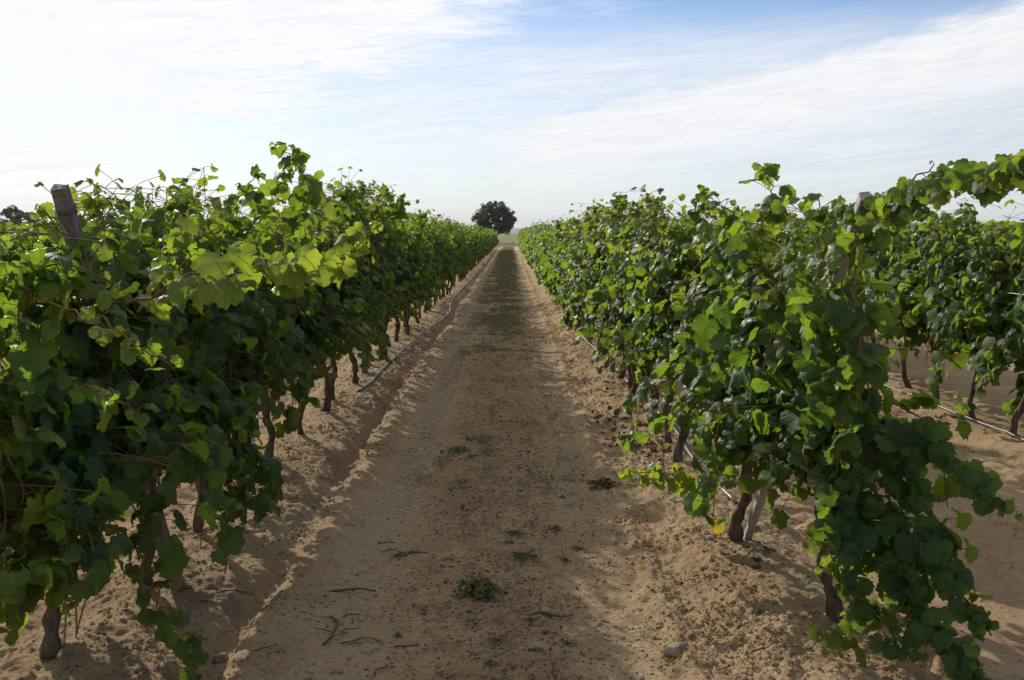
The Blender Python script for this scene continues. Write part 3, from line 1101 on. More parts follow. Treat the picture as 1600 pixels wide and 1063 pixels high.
shoot(V['L', 0], [P(130, 800, 3.6), P(135, 860, 3.4), P(110, 900, 3.3), P(75, 930, 3.25)], 0.046, 0.036, 0.6, 28, 2)
shoot(V['L', 3], [P(420, 400, 6.1), P(465, 330, 6.15), P(478, 280, 6.1), P(458, 248, 6.05), P(432, 228, 6.0)], 0.062, 0.040, 0.40, 20, 2, 1.0, True, 0.0045, False, 0.03, 0.45, 1.7)
shoot(V['L', 3], [P(440, 420, 6.2), P(488, 350, 6.2), P(490, 300, 6.2), P(470, 262, 6.2)], 0.066, 0.045, 0.2, 21, 2, 1.0, True, 0.0045, False, 0.03, 0.45, 1.8)
shoot(V['L', 3], [P(380, 400, 5.9), P(415, 330, 5.9), P(440, 285, 5.9), P(446, 262, 5.9)], 0.066, 0.045, 0.3, 26, 2, 1.0, True, 0.0045, False, 0.03, 0.45, 1.8)
shoot(V['L', 3], [P(330, 380, 5.4), P(380, 300, 5.4), P(410, 272, 5.4)], 0.064, 0.045, 0.2, 22, 2, spread=1.6)
shoot(V['L', 2], [P(230, 380, 4.6), P(255, 320, 4.6), P(262, 292, 4.6)], 0.06, 0.045, 0.15, 23, 2, spread=1.5)
shoot(V['L', 0], [P(130, 400, 3.9), P(80, 345, 3.8), P(62, 322, 3.75)], 0.05, 0.06, 0.25, 24, 1)
shoot(V['L', 8], [P(540, 380, 10.0), P(520, 330, 10), P(508, 305, 10)], 0.09, 0.06, 0.3, 25, 1)
# right row
shoot(V['R', 1], [P(1110, 770, 4.9), P(1075, 755, 4.75), P(1030, 740, 4.65), P(970, 735, 4.6)], 0.046, 0.026, 0.85, 31, 2, 1.0)
shoot(V['R', 0], [P(1230, 400, 3.9), P(1290, 340, 3.6), P(1370, 315, 3.3), P(1440, 295, 2.9), P(1530, 280, 2.6), P(1610, 262, 2.4), P(1650, 255, 2.35)],
      0.036, 0.020, 0.28, 32, 2, 1.7, False, 0.005, spread=0.5)
shoot(V['R', 0], [P(1310, 420, 3.7), P(1370, 350, 3.3), P(1420, 320, 3.05), P(1460, 310, 2.9)], 0.038, 0.026, 0.1, 33, 2, 1.7, spread=0.6)
shoot(V['R', 0], [P(1405, 305, 3.05), P(1430, 280, 3.0), P(1465, 255, 3.0)], 0.020, 0.022, 0.6, 34, 1, spread=0.5)
shoot(V['R', 1], [P(1180, 400, 4.7), P(1200, 330, 4.65), P(1205, 290, 4.6), P(1188, 262, 4.6)], 0.056, 0.040, 0.25, 35, 2, spread=1.6)
shoot(V['R', 1], [P(1215, 400, 4.7), P(1225, 340, 4.65), P(1222, 305, 4.6)], 0.06, 0.04, 0.15, 48, 2, spread=1.6)
shoot(V['R', 2], [P(1130, 400, 5.2), P(1130, 340, 5.1), P(1135, 315, 5.1)], 0.058, 0.04, 0.15, 36, 2, spread=1.5)
shoot(V['R', 4], [P(1075, 380, 6.8), P(1090, 320, 6.8), P(1100, 300, 6.8)], 0.058, 0.04, 0.15, 37, 2, spread=1.5)
shoot(V['R', 0], [P(1300, 620, 3.7), P(1390, 680, 3.6), P(1450, 690, 3.55), P(1520, 760, 3.45), P(1580, 790, 3.4)], 0.056, 0.030, 0.0, 38, 3)
shoot(V['R', 0], [P(1310, 680, 3.75), P(1400, 740, 3.65), P(1470, 830, 3.55), P(1500, 930, 3.45), P(1545, 985, 3.38)], 0.056, 0.030, 0.0, 39, 3)
shoot(V['R', 0], [P(1290, 700, 3.75), P(1340, 830, 3.65), P(1400, 900, 3.6), P(1450, 970, 3.5), P(1500, 1030, 3.45), P(1540, 1070, 3.4)], 0.056, 0.028, 0.0, 40, 3)
shoot(V['R', 0], [P(1300, 760, 3.7), P(1310, 850, 3.6), P(1360, 960, 3.55), P(1430, 1020, 3.45)], 0.054, 0.030, 0.05, 41, 3)
shoot(V['R', 0], [P(1380, 950, 3.65), P(1330, 985, 3.6), P(1260, 1010, 3.55)], 0.048, 0.030, 0.4, 42, 2)
shoot(V['R', 0], [P(1320, 760, 3.75), P(1300, 850, 3.6), P(1275, 900, 3.55)], 0.044, 0.045, 0.6, 43, 2)
shoot(V['R', 0], [P(1280, 560, 3.6), P(1300, 640, 3.5), P(1320, 720, 3.5)], 0.070, 0.04, 0.0, 44, 2)
shoot(V['R', 0], [P(1330, 450, 3.4), P(1345, 540, 3.35), P(1340, 620, 3.4)], 0.070, 0.04, 0.0, 45, 2)
shoot(V['R', 0], [P(1270, 640, 3.9), P(1310, 740, 3.75), P(1390, 800, 3.65), P(1440, 880, 3.55), P(1420, 960, 3.5)], 0.056, 0.028, 0.0, 51, 3)
shoot(V['R', 0], [P(1280, 600, 3.8), P(1350, 660, 3.7), P(1400, 720, 3.65), P(1430, 760, 3.6)], 0.058, 0.03, 0.0, 52, 3)
shoot(V['R', 0], [P(1360, 400, 3.5), P(1335, 385, 3.3), P(1315, 410, 3.25), P(1300, 450, 3.3)], 0.050, 0.045, 0.1, 54, 1)
shoot(V['R', 0], [P(1240, 480, 3.8), P(1275, 470, 3.5), P(1300, 490, 3.4), P(1310, 540, 3.4)], 0.055, 0.045, 0.1, 55, 2)
for k, px, py, d in ((9, 970, 306, 11.4), (9, 1000, 318, 11.2), (10, 935, 322, 12.4), (7, 1018, 312, 9.9), (13, 905, 342, 14.8), (16, 880, 345, 17.5)):
    shoot(V['R', k], [P(px + 14, py + 95, d), P(px + 8, py + 50, d), P(px - 2, py + 20, d), P(px - 8, py, d)], 0.070, 0.05, 0.1, 60 + px, 3, spread=1.9)
for k, px, py, d in ((9, 600, 300, 11.2), (8, 560, 290, 10.4), (10, 622, 305, 12.2), (7, 535, 300, 9.6), (13, 655, 332, 14.6)):
    shoot(V['L', k], [P(px - 14, py + 95, d), P(px - 8, py + 50, d), P(px + 2, py + 20, d), P(px + 6, py, d)], 0.070, 0.05, 0.15, 60 + px, 3, spread=1.9)
shoot(V['R', 0], [P(1250, 430, 3.9), P(1290, 500, 3.55), P(1310, 570, 3.45), P(1315, 640, 3.5)], 0.060, 0.035, 0.05, 53, 2)
shoot(V['R2', 0], [np.array([ROW_R2 - 0.2, 7.6, 0.8]), np.array([ROW_R2 - 0.15, 7.45, 0.45]), np.array([ROW_R2 - 0.1, 7.3, 0.12])], 0.08, 0.04, 0, 46, 3)
shoot(V['R2', 1], [np.array([ROW_R2 - 0.05, Y_R2 + VSP - 0.02, 0.02]), np.array([ROW_R2 - 0.14, Y_R2 + VSP - 0.05, 0.12]), np.array([ROW_R2 - 0.16, Y_R2 + VSP - 0.08, 0.2])], 0.045, 0.03, 0.4, 47, 2)

# ------------------------------------------------------------------ posts, wires, hoses
def square_post(name, p0, p1, w, mat, parent=None, rng=None):
    """a sawn post from p0 to p1 with worn edges and a split top"""
    mb = MB()
    pts = np.linspace(p0, p1, 9)
    n, sides = 9, 8
    ax = unit(p1 - p0)
    u = np.array([1.0, 0, 0])
    u = unit(u - ax * u.dot(ax))
    v = np.cross(ax, u)
    c = 0.40
    prof = np.array([(-.5, -c), (-c, -.5), (c, -.5), (.5, -c), (.5, c), (c, .5), (-c, .5), (-.5, c)])
    vs = []
    for i in range(n):
        k = w * (1.0 - (0.12 if i == n - 1 else 0)) * (1 + rng.normal(0, 0.02))
        pr = prof * k + rng.normal(0, w * 0.018, prof.shape)
        top = rng.normal(0, w * 0.05, 8) if i == n - 1 else np.zeros(8)
        vs.append(pts[i] + pr[:, :1] * u + pr[:, 1:] * v + top[:, None] * ax)
    vv = np.concatenate(vs + [pts[:1], pts[-1:]])
    f = []
    for i in range(n - 1):
        for j in range(sides):
            k = (j + 1) % sides
            f += [(i * sides + j, i * sides + k, (i + 1) * sides + k), (i * sides + j, (i + 1) * sides + k, (i + 1) * sides + j)]
    for j in range(sides):
        k = (j + 1) % sides
        f += [(n * sides, k, j), (n * sides + 1, (n - 1) * sides + j, (n - 1) * sides + k)]
    mb.put(vv, f)
    return mb.mesh(name, mat, smooth=False)


def ring(center, ax, u, v, r, wire, turns=2.2, pitch=0.012):
    a = np.linspace(0, turns * 2 * math.pi, int(22 * turns))
    sq = r / np.maximum(np.abs(np.cos(a)), np.abs(np.sin(a))) ** 0.8
    pts = center + (np.cos(a) * sq)[:, None] * u + (np.sin(a) * sq)[:, None] * v + (a / 6.283 * pitch)[:, None] * ax
    return MB().tube(pts, wire, 5)


def end_post(top, foot, w, label, seed, mat=None):
    rng = np.random.default_rng(seed)
    root = empty('end_post', foot, label, 'post', 'leaning end posts')
    a = np.array([0, 0, 0.0])
    b = top - foot
    ax = unit(b)
    a = a - ax * 0.15
    me = square_post('timber', a, b, w, mat or M_WOOD, None, rng)
    link('timber', me, root)
    u = unit(np.array([1.0, 0, 0]) - ax * ax[0])
    v = np.cross(ax, u)
    for dist, turns in ((0.11, 2.3), (0.36, 1.3)):
        o = link('wire_wrap', ring(b - ax * dist, ax, u, v, w * 0.53, 0.0022, turns).mesh('wire_wrap', M_RUST if dist < 0.2 else M_WIRE), root)
    return root, b, ax


LT, LF = P(93, 292, 3.72), np.array([-1.62, 4.62, hz(-1.62, 4.62)])
end_post(LT, LF, 0.060, 'weathered grey timber post leaning out of the left row, wire round its top', 1)
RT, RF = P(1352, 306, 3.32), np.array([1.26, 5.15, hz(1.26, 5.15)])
end_post(RT, RF, 0.040, 'slanting sunlit timber post leaning through the near end of the right row', 2, M_SUNLITWOOD)

wr = MB()
a0, a1 = P(1341, 368, 3.36), P(1292, 962, 3.98)
wl = smooth_line([a0, P(1322, 560, 3.45), P(1305, 760, 3.75), a1], 24)
wr.tube(wl - a1, 0.0035, 6)
wr.tube(smooth_line([P(1312, 640, 3.6), P(1306, 700, 3.65), P(1300, 800, 3.8), P(1288, 955, 3.95)], 16) + np.array([0.01, 0, 0]) - a1, 0.003, 5)
o = link('anchor_wire', wr.mesh('anchor_wire', M_RUST))
o.location = a1
tag(o, 'twisted anchor wire hanging from the slanting post down to the soil', 'wire')
wl = smooth_line([P(112, 740, 3.5), P(110, 850, 3.45), P(103, 960, 3.5), P(100, 1010, 3.55)], 20)
o = link('anchor_wire', MB().tube(wl - wl[-1], 0.0035, 6).mesh('anchor_wire', M_WIRE))
o.location = wl[-1]
tag(o, 'pale anchor wire running down beside the near end trunk of the left row', 'wire')

rng = np.random.default_rng(41)
post_me = []
for i in range(4):
    w = 0.06
    post_me.append(square_post('trellis_post', np.array([0, 0, -0.2]), np.array([0.01 * rng.normal(), 0.02 * rng.normal(), 1.55]), w, M_WOOD, None, rng))
for word, X, ys in (('left', ROW_L + 0.02, [11.25, 15.9, 20.4, 24.9, 29.5, 34, 38.6, 43.1, 47.7, 52.3]), ('right', ROW_R - 0.02, [11.35, 15.9, 20.4, 25, 29.6, 34.1, 38.7, 43.2, 47.8, 52.4])):
    for i, y in enumerate(ys):
        o = link('trellis_post', post_me[(i * 3 + (word == 'left')) % 4])
        o.location = (X, y, hz(X, y))
        tag(o, '%s upright grey timber trellis post from the near end of the %s row' % (ORD[i], word), 'post', 'upright trellis posts')

for word, X, y0, y1 in (('left', ROW_L, 4.0, END_Y), ('right', ROW_R, 3.7, END_Y)):
    foot, topp = (LF, LT) if word == 'left' else (RF, RT)
    for z, hw in ((0.62, 'lowest'), (1.08, 'middle'), (1.46, 'top')):
        f = (z - foot[2]) / (topp[2] - foot[2])
        st = foot + (topp - foot) * f
        ys = np.concatenate([[st[1]], np.arange(11.3, END_Y, 4.54)])
        pts = []
        for i in range(len(ys)):
            xx = st[0] if i == 0 else X + 0.03
            pts.append((xx, ys[i], z))
        pts = np.array(pts)
        o = link('trellis_wire', MB().tube(pts - pts[0], 0.0026, 5).mesh('trellis_wire', M_WIRE))
        o.location = pts[0]
        tag(o, '%s galvanised trellis wire strung along the row %s of the track' % (hw, word), 'wire', 'trellis wires')
pts = np.array([(ROW_R2 - 0.12, y, 1.12 + 0.01 * math.sin(y)) for y in np.arange(5.0, 40, 2.0)])
o = link('trellis_wire', MB().tube(pts - pts[0], 0.003, 5).mesh('trellis_wire', M_WIRE))
o.location = pts[0]
tag(o, 'galvanised wire strung along the second row right of the track', 'wire', 'trellis wires')


def hose(pts, r, label, n=60):
    line = smooth_line(pts, n)
    zz = height(line[:, 0], line[:, 1]) + r * 0.8
    k = np.ones(9) / 9
    zs = np.convolve(np.pad(zz, 4, mode='edge'), k, mode='valid')
    line[:, 2] = np.maximum(zs, zz) + line[:, 2]
    o = link('drip_hose', MB().tube(line - line[0], r, 8).mesh('drip_hose', M_HOSE))
    o.location = line[0]
    tag(o, label, 'hose', 'drip irrigation hoses')


def G(px, py, lift=0.0):
    p = ground_at(px, py)
    p[2] = lift
    return p


hl = [G(560, 612), G(578, 600), G(600, 576), G(640, 541, .02), G(662, 522, .02), G(690, 500), G(703, 488, .01), G(704, 476), G(716, 458), G(728, 446), G(742, 430)]
y = hl[-1][1]
while y < 100:
    y += 3.5
    hl.append(np.array([-1.40 + 0.06 * math.sin(y * 1.7) + 0.03 * math.sin(y * 0.6), y, 0.02]))
hose(hl, 0.013, 'grey drip hose lying along the foot of the row left of the track', 220)
hr = [G(1150, 790), G(1102, 741), G(1082, 718), G(1060, 684, .01), G(1048, 666, .02), G(1033, 652), G(1023, 638), G(1010, 618), G(995, 612)]
y = hr[-1][1]
while y < 60:
    y += 2.5
    hr.append(np.array([1.16 + 0.06 * math.sin(y * 1.1), y, 0.01]))
hose(hr, 0.012, 'grey drip hose winding between the trunks of the row right of the track', 160)
hose([np.array([ROW_R2 - 0.12 + 0.03 * math.sin(y), y, 0.01]) for y in np.arange(5.5, 26, 1.5)], 0.008, 'pale drip hose lying along the second row right of the track', 60)

# ------------------------------------------------------------------ the oak at the end, the far wood
def crown_cluster(L, rng, c, rad, n, size, flat=0.8):
    v = unit(rng.normal(0, 1, (n, 3)))
    rr = rad * rng.uniform(0.25, 1.0, n) ** 0.5
    for d, q in zip(v, rr):
        p = c + d * np.array([q, q, q * flat])
        L.add(p, d + np.array([0, 0, 0.5]) + rng.normal(0, 0.6, 3), rng.normal(0, 1, 3), size * rng.uniform(0.6, 1.3), tone(rng))


def build_oak():
    rng = np.random.default_rng(19)
    base = np.array([-2.45, 160.0, -0.1])
    root = empty('oak_tree', base, 'round dark oak standing alone beyond the end of the track', 'tree')
    mb = MB()
    mb.tube(smooth_line([(0, 0, -0.3), (0.05, 0, 0.5), (-0.08, 0.05, 1.3), (0.05, 0, 2.0)], 10), np.linspace(0.42, 0.30, 10), 10, rng, 0.06)
    tips = []
    for k in range(16):
        a = k * 2.4 + rng.uniform(-0.3, 0.3)
        el = rng.uniform(0.25, 1.35)
        ln = rng.uniform(1.8, 3.0)
        e = np.array([math.cos(a) * math.cos(el), math.sin(a) * math.cos(el), math.sin(el)]) * ln + np.array([0, 0, 1.9])
        mb.tube(smooth_line([(0.05, 0, 1.7), (e + np.array([0.05, 0, 1.8])) / 2 + rng.normal(0, 0.2, 3), e], 7), np.linspace(0.16, 0.03, 7), 6)
        tips.append(e)
    link('trunk', mb.mesh('trunk', M_OAKBARK), root)
    L = Leaves()
    R0 = 3.35
    n = 0
    while n < 240:
        d = unit(rng.normal(0, 1, 3))
        q = rng.uniform(0.35, 1.0) ** 0.45
        c = np.array([d[0] * R0 * q, d[1] * R0 * q, 3.75 + d[2] * 2.75 * q])
        if c[2] < 1.45 + 0.5 * rng.uniform():
            continue
        lump = 0.5 + 0.5 * math.sin(d[0] * 5 + 1.0) * math.sin(d[2] * 5.5 + 2.0) + rng.normal(0, 0.15)
        if q > 0.86 and lump < 0.12:
            continue
        crown_cluster(L, rng, c, rng.uniform(0.34, 0.70), 80, 0.10)
        n += 1
    link('crown', L.mesh('crown', 2, M_OAK, rng), root)


build_oak()


def build_wood():
    rng = np.random.default_rng(29)
    L = Leaves()
    for k in range(30):
        x = -205 + k * 2.9 + rng.normal(0, 1)
        y = 300 + rng.normal(0, 6)
        h = 7.2 + 1.6 * math.sin(k * 0.7) + rng.normal(0, 0.7) - (3.0 if k > 26 else 0) - 0.0
        h *= np.interp(k, [0, 14, 20, 29], [1.0, 1.05, 0.98, 0.62])
        for c in range(16):
            d = unit(rng.normal(0, 1, 3))
            cc = np.array([x + d[0] * 2.6, y + d[1] * 2.6, h * 0.55 + d[2] * h * 0.42])
            crown_cluster(L, rng, cc, rng.uniform(0.9, 1.6), 34, 0.42)
    o = link('wood', L.mesh('wood', 2, M_WOODS, rng))
    tag(o, 'dark wood on the horizon beyond the left rows', 'wood', kind='stuff')


build_wood()

# ------------------------------------------------------------------ grass, weeds, litter, stones, twigs
def build_grass():
    rng = np.random.default_rng(51)
    n = 230000
    y = 4.6 * (117 / 4.6) ** rng.uniform(0, 1, n)
    x = np.where(rng.uniform(0, 1, n) < 0.6, rng.normal(-0.12, 0.26, n), rng.normal(-0.45, 0.24, n))
    dens = 0.55 * fbm(x * 1.6, y * 0.9, 81, 3) + 0.65 * fbm(x * 6.0, y * 2.6, 85, 3) + np.interp(y, [4.6, 7, 11, 16, 30, 60], [-0.62, -0.48, -0.36, -0.12, 0.0, 0.10]) - np.clip(np.abs(x + 0.25) - 0.50, 0, 1) * 1.8
    keep = (dens > rng.uniform(-0.25, 0.40, n)) & (np.abs(x + 0.25) < 0.82)
    x, y = x[keep], y[keep]
    n = len(x)
    z = height(x, y)
    h = rng.uniform(0.012, 0.05, n) * np.interp(y, [12, 60], [0.8, 1.5])
    w = 0.0028 + 0.0003 * y
    a = rng.uniform(0, 6.28, n)
    dx, dy = np.cos(a) * w, np.sin(a) * w
    lx, ly = rng.normal(0, 1.2, n) * h, rng.normal(0, 1.2, n) * h
    v = np.stack([np.stack([x - dx, y - dy, z - 0.004], 1), np.stack([x + dx, y + dy, z - 0.004], 1), np.stack([x + lx, y + ly, z + h], 1)], 1)
    st = np.clip(rng.normal(0.34, 0.30, n) + np.clip(-(x + 0.25) * 0.7, -0.1, 0.4), 0, 1)
    c = np.stack([rng.uniform(0, 1, n), st, rng.uniform(0, 1, n)], 1)
    o = link('grass', mesh_from('grass', v.reshape(-1, 3), np.arange(n * 3).reshape(-1, 3), M_GRASS, np.repeat(c, 3, 0), smooth=False))
    tag(o, 'low sparse grass along the middle of the track', 'grass', kind='stuff')


build_grass()


def weed_mesh(seed, rad, n, lf, hgt):
    rng = np.random.default_rng(seed)
    L = Leaves()
    mb = MB()
    for i in range(n):
        a = rng.uniform(0, 6.28)
        q = rad * rng.uniform(0, 1) ** 0.75 * (0.62 + 0.38 * math.sin(a * 3 + seed) * math.sin(a * 5 + 2 * seed) + 0.15 * rng.normal())
        p = np.array([math.cos(a) * q, math.sin(a) * q, rng.uniform(0.3, 1.0) * hgt * (1 - 0.6 * q / rad)])
        L.add(p, np.array([math.cos(a) * 0.5, math.sin(a) * 0.5, 1]) + rng.normal(0, 0.4, 3), np.array([math.cos(a), math.sin(a), 0.1]) + rng.normal(0, 0.5, 3), lf * rng.uniform(0.6, 1.4), tone(rng, 0.08))
        if i % 5 == 0:
            mb.tube([(0, 0, -0.02), p * np.array([0.6, 0.6, 0.5]), p], 0.0016, 4, cap=False)
    return L.mesh('foliage', 1, M_WEED, rng), mb.mesh('stem', M_CANE)


WEED = [weed_mesh(1, 0.105, 330, 0.012, 0.075), weed_mesh(2, 0.06, 46, 0.009, 0.035), weed_mesh(3, 0.17, 130, 0.009, 0.03), weed_mesh(4, 0.18, 170, 0.010, 0.035)]


def weed(px, py, k, label, group=None, s=1.0, rot=0.0):
    g = ground_at(px, py)
    r = empty('weed', g, label, 'weed', group)
    r.rotation_euler = (0, 0, rot)
    r.scale = (s, s, s)
    for nm, me in zip(('foliage', 'stem'), WEED[k]):
        link(nm, me, r)


weed(748, 932, 0, 'bushy dark green weed in the middle of the near track', 'weeds on the track', 1.15)
weed(715, 706, 3, 'flat green weed patch on the track, left of its middle', 'weeds on the track', 0.9)
weed(815, 870, 2, 'sparse green weed mat behind the bushy weed, near track middle', 'weeds on the track', 1.0)
weed(372, 830, 1, 'small weed tuft in the furrow beside the left row', 'weeds on the track', 1.0)
weed(1185, 958, 1, 'tiny weed on the sunlit soil by the right trunks', None, 0.5)
rnd = random.Random(12)
for i in range(44):
    px, py = rnd.gauss(790, 65), rnd.uniform(640, 1050)
    weed(px, py, rnd.choice((1, 1, 2)), 'tiny green weed seedling scattered on the near track', 'weed seedlings on the near track', rnd.uniform(0.25, 0.6), rnd.uniform(0, 6))


def twig_mesh(seed, ln, r, forks):
    rng = np.random.default_rng(seed)
    mb = MB()
    pts = smooth_line([(-ln / 2, 0, 0), (-ln / 5, rng.normal(0, ln * 0.06), r), (ln / 5, rng.normal(0, ln * 0.08), r * 1.5), (ln / 2, rng.normal(0, ln * 0.1), 0)], 14)
    mb.tube(pts, np.linspace(r, r * 0.5, 14) * (1 + rng.normal(0, 0.1, 14)), 6)
    for k in range(forks):
        q = pts[rng.integers(3, 12)]
        a = rng.choice((-1, 1)) * rng.uniform(0.5, 1.2)
        l2 = ln * rng.uniform(0.15, 0.4)
        mb.tube([q, q + np.array([math.cos(a) * l2 * .5, math.sin(a) * l2 * .5, r]), q + np.array([math.cos(a) * l2, math.sin(a) * l2, 0.002])], [r * 0.6, r * 0.5, r * 0.25], 5)
    return mb.mesh('twig', M_TWIG)


TWIG = [twig_mesh(1, 0.26, 0.007, 1), twig_mesh(2, 0.18, 0.005, 2), twig_mesh(3, 0.14, 0.006, 0), twig_mesh(4, 0.32, 0.005, 4), twig_mesh(5, 0.10, 0.004, 1), twig_mesh(6, 0.22, 0.004, 3)]


def twig(px, py, k, rot, label, group=None, s=1.0):
    g = ground_at(px, py)
    o = link('twig', TWIG[k])
    o.location = g + np.array([0, 0, 0.005])
    o.rotation_euler = (0, 0, rot)
    o.scale = (s, s, s)
    tag(o, label, 'twig', group)


twig(545, 926, 0, 0.05, 'stout dark twig with a short fork lying crosswise on the near track', 'fallen twigs', 1.0)
twig(860, 965, 2, 0.1, 'straight dark twig lying crosswise right of the bushy weed', 'fallen twigs', 1.5)
twig(780, 945, 2, 0.4, 'twig sticking out from under the bushy weed', 'fallen twigs', 0.7)
twig(520, 985, 3, 1.5, 'branched dead twig lying lengthwise on the left wheel track', 'fallen twigs', 1.0)
twig(550, 962, 2, 0.6, 'short thick twig by the branched one on the left wheel track', 'fallen twigs', 0.6)
twig(565, 1005, 5, 0.2, 'thin forked twig below the branched one on the left wheel track', 'fallen twigs', 0.8)
twig(635, 1010, 4, 0.1, 'short straight twig between the left wheel track and the middle', 'fallen twigs', 1.0)
twig(595, 1050, 2, 1.2, 'short pale twig at the bottom edge of the near track', 'fallen twigs', 0.7)
twig(285, 925, 1, 1.35, 'pale bleached twig leaning on the left bank', 'fallen twigs', 0.9)
twig(345, 930, 5, 0.5, 'long thin twig lying across the left bank by the furrow', 'fallen twigs', 1.2)
twig(605, 850, 4, 0.2, 'short twig on the left wheel track above the stout forked one', 'fallen twigs', 1.0)
twig(655, 866, 4, 0.0, 'slim twig at the edge of the track middle, above the bushy weed', 'fallen twigs', 1.1)
twig(1190, 1020, 4, 0.5, 'bleached twig on the sunlit soil near the stone', 'fallen twigs', 1.0)
rnd = random.Random(31)
for i in range(70):
    px, py = rnd.uniform(420, 1060), rnd.uniform(600, 1060)
    twig(px, py, rnd.choice((2, 4, 4, 1)), rnd.uniform(0, 6.28), 'small dead twig scattered on the near track', 'small scattered twigs', rnd.uniform(0.2, 0.55))
for i in range(24):
    px, py = rnd.choice((rnd.uniform(1000, 1280), rnd.uniform(220, 480))), rnd.uniform(860, 1050)
    twig(px, py, rnd.choice((1, 4, 5)), rnd.uniform(0, 6.28), 'small dead twig scattered on the bank soil beside the vines', 'small twigs on the banks', rnd.uniform(0.25, 0.6))


def blob(seed, sub=2, amp=0.22, flat=0.6):
    import bmesh
    rng = np.random.default_rng(seed)
    bm = bmesh.new()
    bmesh.ops.create_icosphere(bm, subdivisions=sub, radius=1.0)
    v = np.array([q.co[:] for q in bm.verts])
    f = np.array([[q.index for q in p.verts] for p in bm.faces])
    bm.free()
    fr = rng.uniform(1.2, 2.2, 3)
    ph = rng.uniform(0, 6, 6)
    k = 1 + amp * (np.sin(v[:, 0] * fr[0] * 2 + ph[0]) * np.sin(v[:, 1] * fr[1] * 2 + ph[1]) + 0.6 * np.sin(v[:, 2] * fr[2] * 3 + ph[2]) + 0.5 * np.sin(v[:, 0] * 5 + v[:, 1] * 4 + ph[3]))
    v = v * k[:, None] * np.array([1.0, 0.75, flat])
    return v, f


STONE = [mesh_from('stone', *blob(i, 3), M_STONE if i % 3 else M_PALE) for i in range(6)]


def stone(px, py, k, r, label, group=None, rot=0.0):
    g = ground_at(px, py)
    o = link('stone', STONE[k])
    o.location = g + np.array([0, 0, r * 0.15])
    o.scale = (r, r, r)
    o.rotation_euler = (0, 0, rot)
    tag(o, label, 'stone', group)


stone(1057, 1018, 1, 0.045, 'flattish brown stone on the sunlit wheel track near the bottom', None, 0.2)
stone(345, 1035, 4, 0.034, 'pale stone at the bottom of the left bank', None, 1.0)
stone(822, 705, 2, 0.035, 'flat stone in the track middle beyond the weeds', None, 0.1)
stone(1110, 844, 0, 0.022, 'pale stone beside the yellow leaf', None, 0.6)
stone(517, 665, 0, 0.028, 'pale stone on the left bank beyond the near trunks', None, 0.3)
rnd = random.Random(44)
for i in range(36):
    if i % 2:
        px, py = rnd.uniform(960, 1230), rnd.uniform(640, 1050)
    else:
        px, py = rnd.uniform(250, 560), rnd.uniform(620, 1000)
    stone(px, py, rnd.randrange(6), rnd.uniform(0.006, 0.017), 'small pebble half sunk in the bank soil', 'pebbles on the banks', rnd.uniform(0, 6))


def build_crumbs():
    """soil crumbs and clods thrown up along the banks, too many to count"""
    rng = np.random.default_rng(61)
    import bmesh
    bm = bmesh.new()
    bmesh.ops.create_icosphere(bm, subdivisions=1, radius=1.0)
    iv = np.array([q.co[:] for q in bm.verts])
    jf = np.array([[q.index for q in p.verts] for p in bm.faces])
    bm.free()
    tmpl = [(iv * rng.uniform(0.55, 1.25, (len(iv), 1)) * np.array([1.0, 0.8, 0.7]), jf) for _ in range(5)]
    n = 95000
    y = 2.7 * (24 / 2.7) ** rng.uniform(0, 1, n)
    x = np.where(rng.uniform(0, 1, n) < 0.55, rng.normal(-1.42, 0.30, n), rng.normal(0.95, 0.22, n))
    m = rng.uniform(0, 1, n) < 0.30
    x = np.where(m, rng.normal(-0.08, 0.42, n), x)
    m2 = rng.uniform(0, 1, n) < 0.12
    x = np.where(m2, rng.uniform(1.2, 4.3, n), x)
    keep = fbm(x * 3.2, y * 3.2, 91, 3) > rng.uniform(-0.30, 0.45, n)
    x, y = x[keep], y[keep]
    n = len(x)
    z = height(x, y)
    s = 0.0022 + 0.011 * rng.uniform(0, 1, n) ** 5 + 0.00035 * y
    a = rng.uniform(0, 6.28, n)
    V, F, off = [], [], 0
    kd = rng.integers(0, 5, n)
    for k, (tv, tf) in enumerate(tmpl):
        ix = np.nonzero(kd == k)[0]
        c, sn = np.cos(a[ix])[:, None], np.sin(a[ix])[:, None]
        vx = tv[None, :, 0] * c - tv[None, :, 1] * sn
        vy = tv[None, :, 0] * sn + tv[None, :, 1] * c
        v = np.stack([vx * s[ix][:, None] + x[ix][:, None], vy * s[ix][:, None] + y[ix][:, None], tv[None, :, 2] * s[ix][:, None] + (z[ix] + s[ix] * 0.10)[:, None]], -1)
        V.append(v.reshape(-1, 3))
        F.append((tf[None] + (off + np.arange(len(ix)) * len(tv))[:, None, None]).reshape(-1, 3))
        off += len(tv) * len(ix)
    o = link('soil_crumbs', mesh_from('soil_crumbs', np.concatenate(V), np.concatenate(F), M_SOIL, smooth=False))
    tag(o, 'loose soil crumbs strewn over the banks', 'soil', kind='stuff')


build_crumbs()


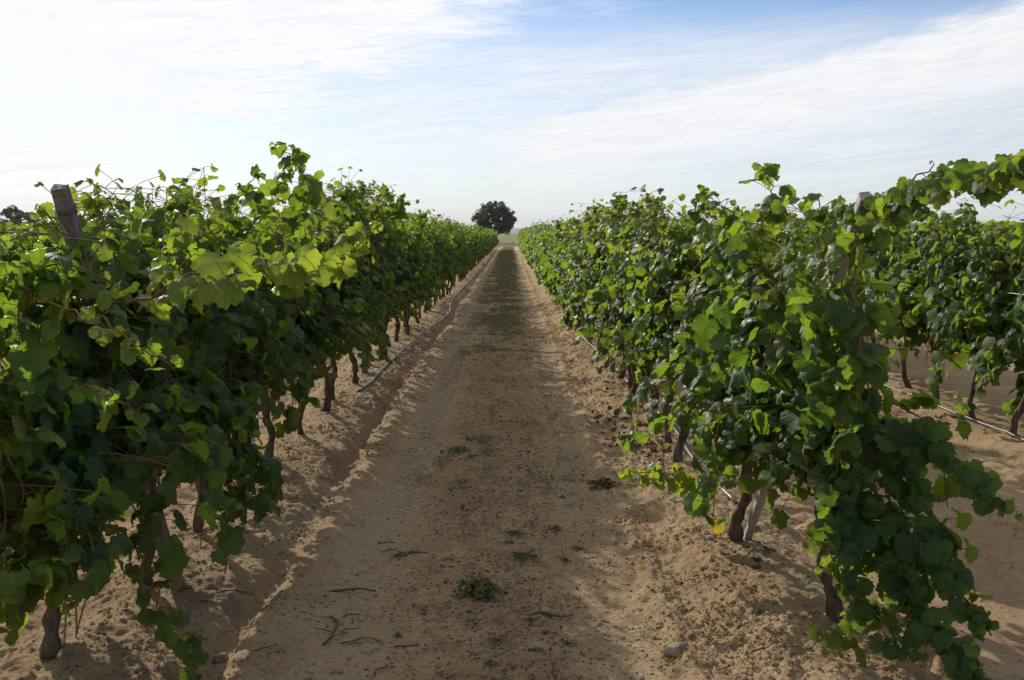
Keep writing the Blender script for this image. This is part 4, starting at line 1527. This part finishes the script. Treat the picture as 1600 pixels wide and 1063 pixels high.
def build_litter():
    """scraps of dead leaf and bark pressed into the soil"""
    rng = np.random.default_rng(66)
    L = Leaves()
    n = 5000
    y = 2.7 * (22 / 2.7) ** rng.uniform(0, 1, n)
    for yy in y:
        q = rng.uniform()
        x = rng.normal(-0.05, 0.42) if q < 0.66 else (rng.normal(-1.55, 0.25) if q < 0.84 else rng.normal(1.05, 0.22))
        L.add(np.array([x, yy, hz(x, yy) + 0.003]), np.array([0, 0, 1]) + rng.normal(0, 0.3, 3), rng.normal(0, 1, 3), rng.uniform(0.003, 0.010) * (1 + yy * 0.03), tone(rng, 0.2))
    for px, py, k, sp in ((965, 655, 26, 22), (985, 690, 40, 26), (1010, 700, 22, 20), (1075, 690, 20, 22), (1105, 700, 16, 18), (1215, 870, 8, 20), (1465, 650, 16, 10), (945, 610, 16, 20)):
        for j in range(k):
            g = ground_at(px + rng.normal(0, sp), py + rng.normal(0, sp * 0.5))
            L.add(g + np.array([0, 0, 0.012]), np.array([0, 0, 0.8]) + rng.normal(0, 0.5, 3), rng.normal(0, 1, 3), rng.uniform(0.018, 0.038), tone(rng, 0.0))
    o = link('leaf_litter', L.mesh('leaf_litter', 1, M_DRY, rng))
    tag(o, 'dry brown leaf scraps littering the soil', 'litter', kind='stuff')


build_litter()


def lone_leaves(name, pts, size, mat, label, cat, seed, spread=0.4, lift=0.02):
    rng = np.random.default_rng(seed)
    L = Leaves()
    base = np.array(pts[0])
    for p in pts:
        L.add(np.array(p) - base + np.array([0, 0, lift]), np.array([-0.3, -0.6, 0.5]) + rng.normal(0, spread, 3), np.array([0.1, -0.3, -0.8]) + rng.normal(0, spread, 3), size * rng.uniform(0.8, 1.2), tone(rng))
    o = link(name, L.mesh(name, 0, mat, rng))
    o.location = base
    tag(o, label, cat)


lone_leaves('fallen_leaf', [ground_at(1122, 838)], 0.05, M_YELLOW, 'bright yellow vine leaf at the foot of the right end post', 'leaf', 3, 0.2, 0.07)
rng = np.random.default_rng(7)
gc = ground_at(948, 763)
lone_leaves('dead_weed', [gc] + [gc + np.array([rng.normal(0, 0.055), rng.normal(0, 0.05), rng.uniform(0, 0.03)]) for _ in range(46)], 0.020, M_DRY,
            'dark dead weed clump on the soil under the low sunlit shoot', 'weed', 4, 0.8, 0.012)


# ------------------------------------------------------------------ the air
def build_haze():
    m = bpy.data.materials.new('haze')
    m.use_nodes = True
    t = m.node_tree
    t.nodes.clear()
    out = t.nodes.new('ShaderNodeOutputMaterial')
    v = t.nodes.new('ShaderNodeVolumePrincipled')
    v.inputs['Color'].default_value = (0.86, 0.93, 1.0, 1)
    v.inputs['Density'].default_value = 0.00014
    v.inputs['Anisotropy'].default_value = 0.0
    t.links.new(v.outputs[0], out.inputs['Volume'])
    X, Y0, Y1, Z0, Z1 = 7300.0, -60.0, 7300.0, -8.0, 95.0
    vs = [(x, y, z) for z in (Z0, Z1) for y in (Y0, Y1) for x in (-X, X)]
    q = [(0, 2, 3, 1), (4, 5, 7, 6), (0, 1, 5, 4), (2, 6, 7, 3), (0, 4, 6, 2), (1, 3, 7, 5)]
    o = link('haze', mesh_from('haze', vs, None, m, quads=q, smooth=False))
    tag(o, 'thin pale summer haze', kind='stuff')


build_haze()
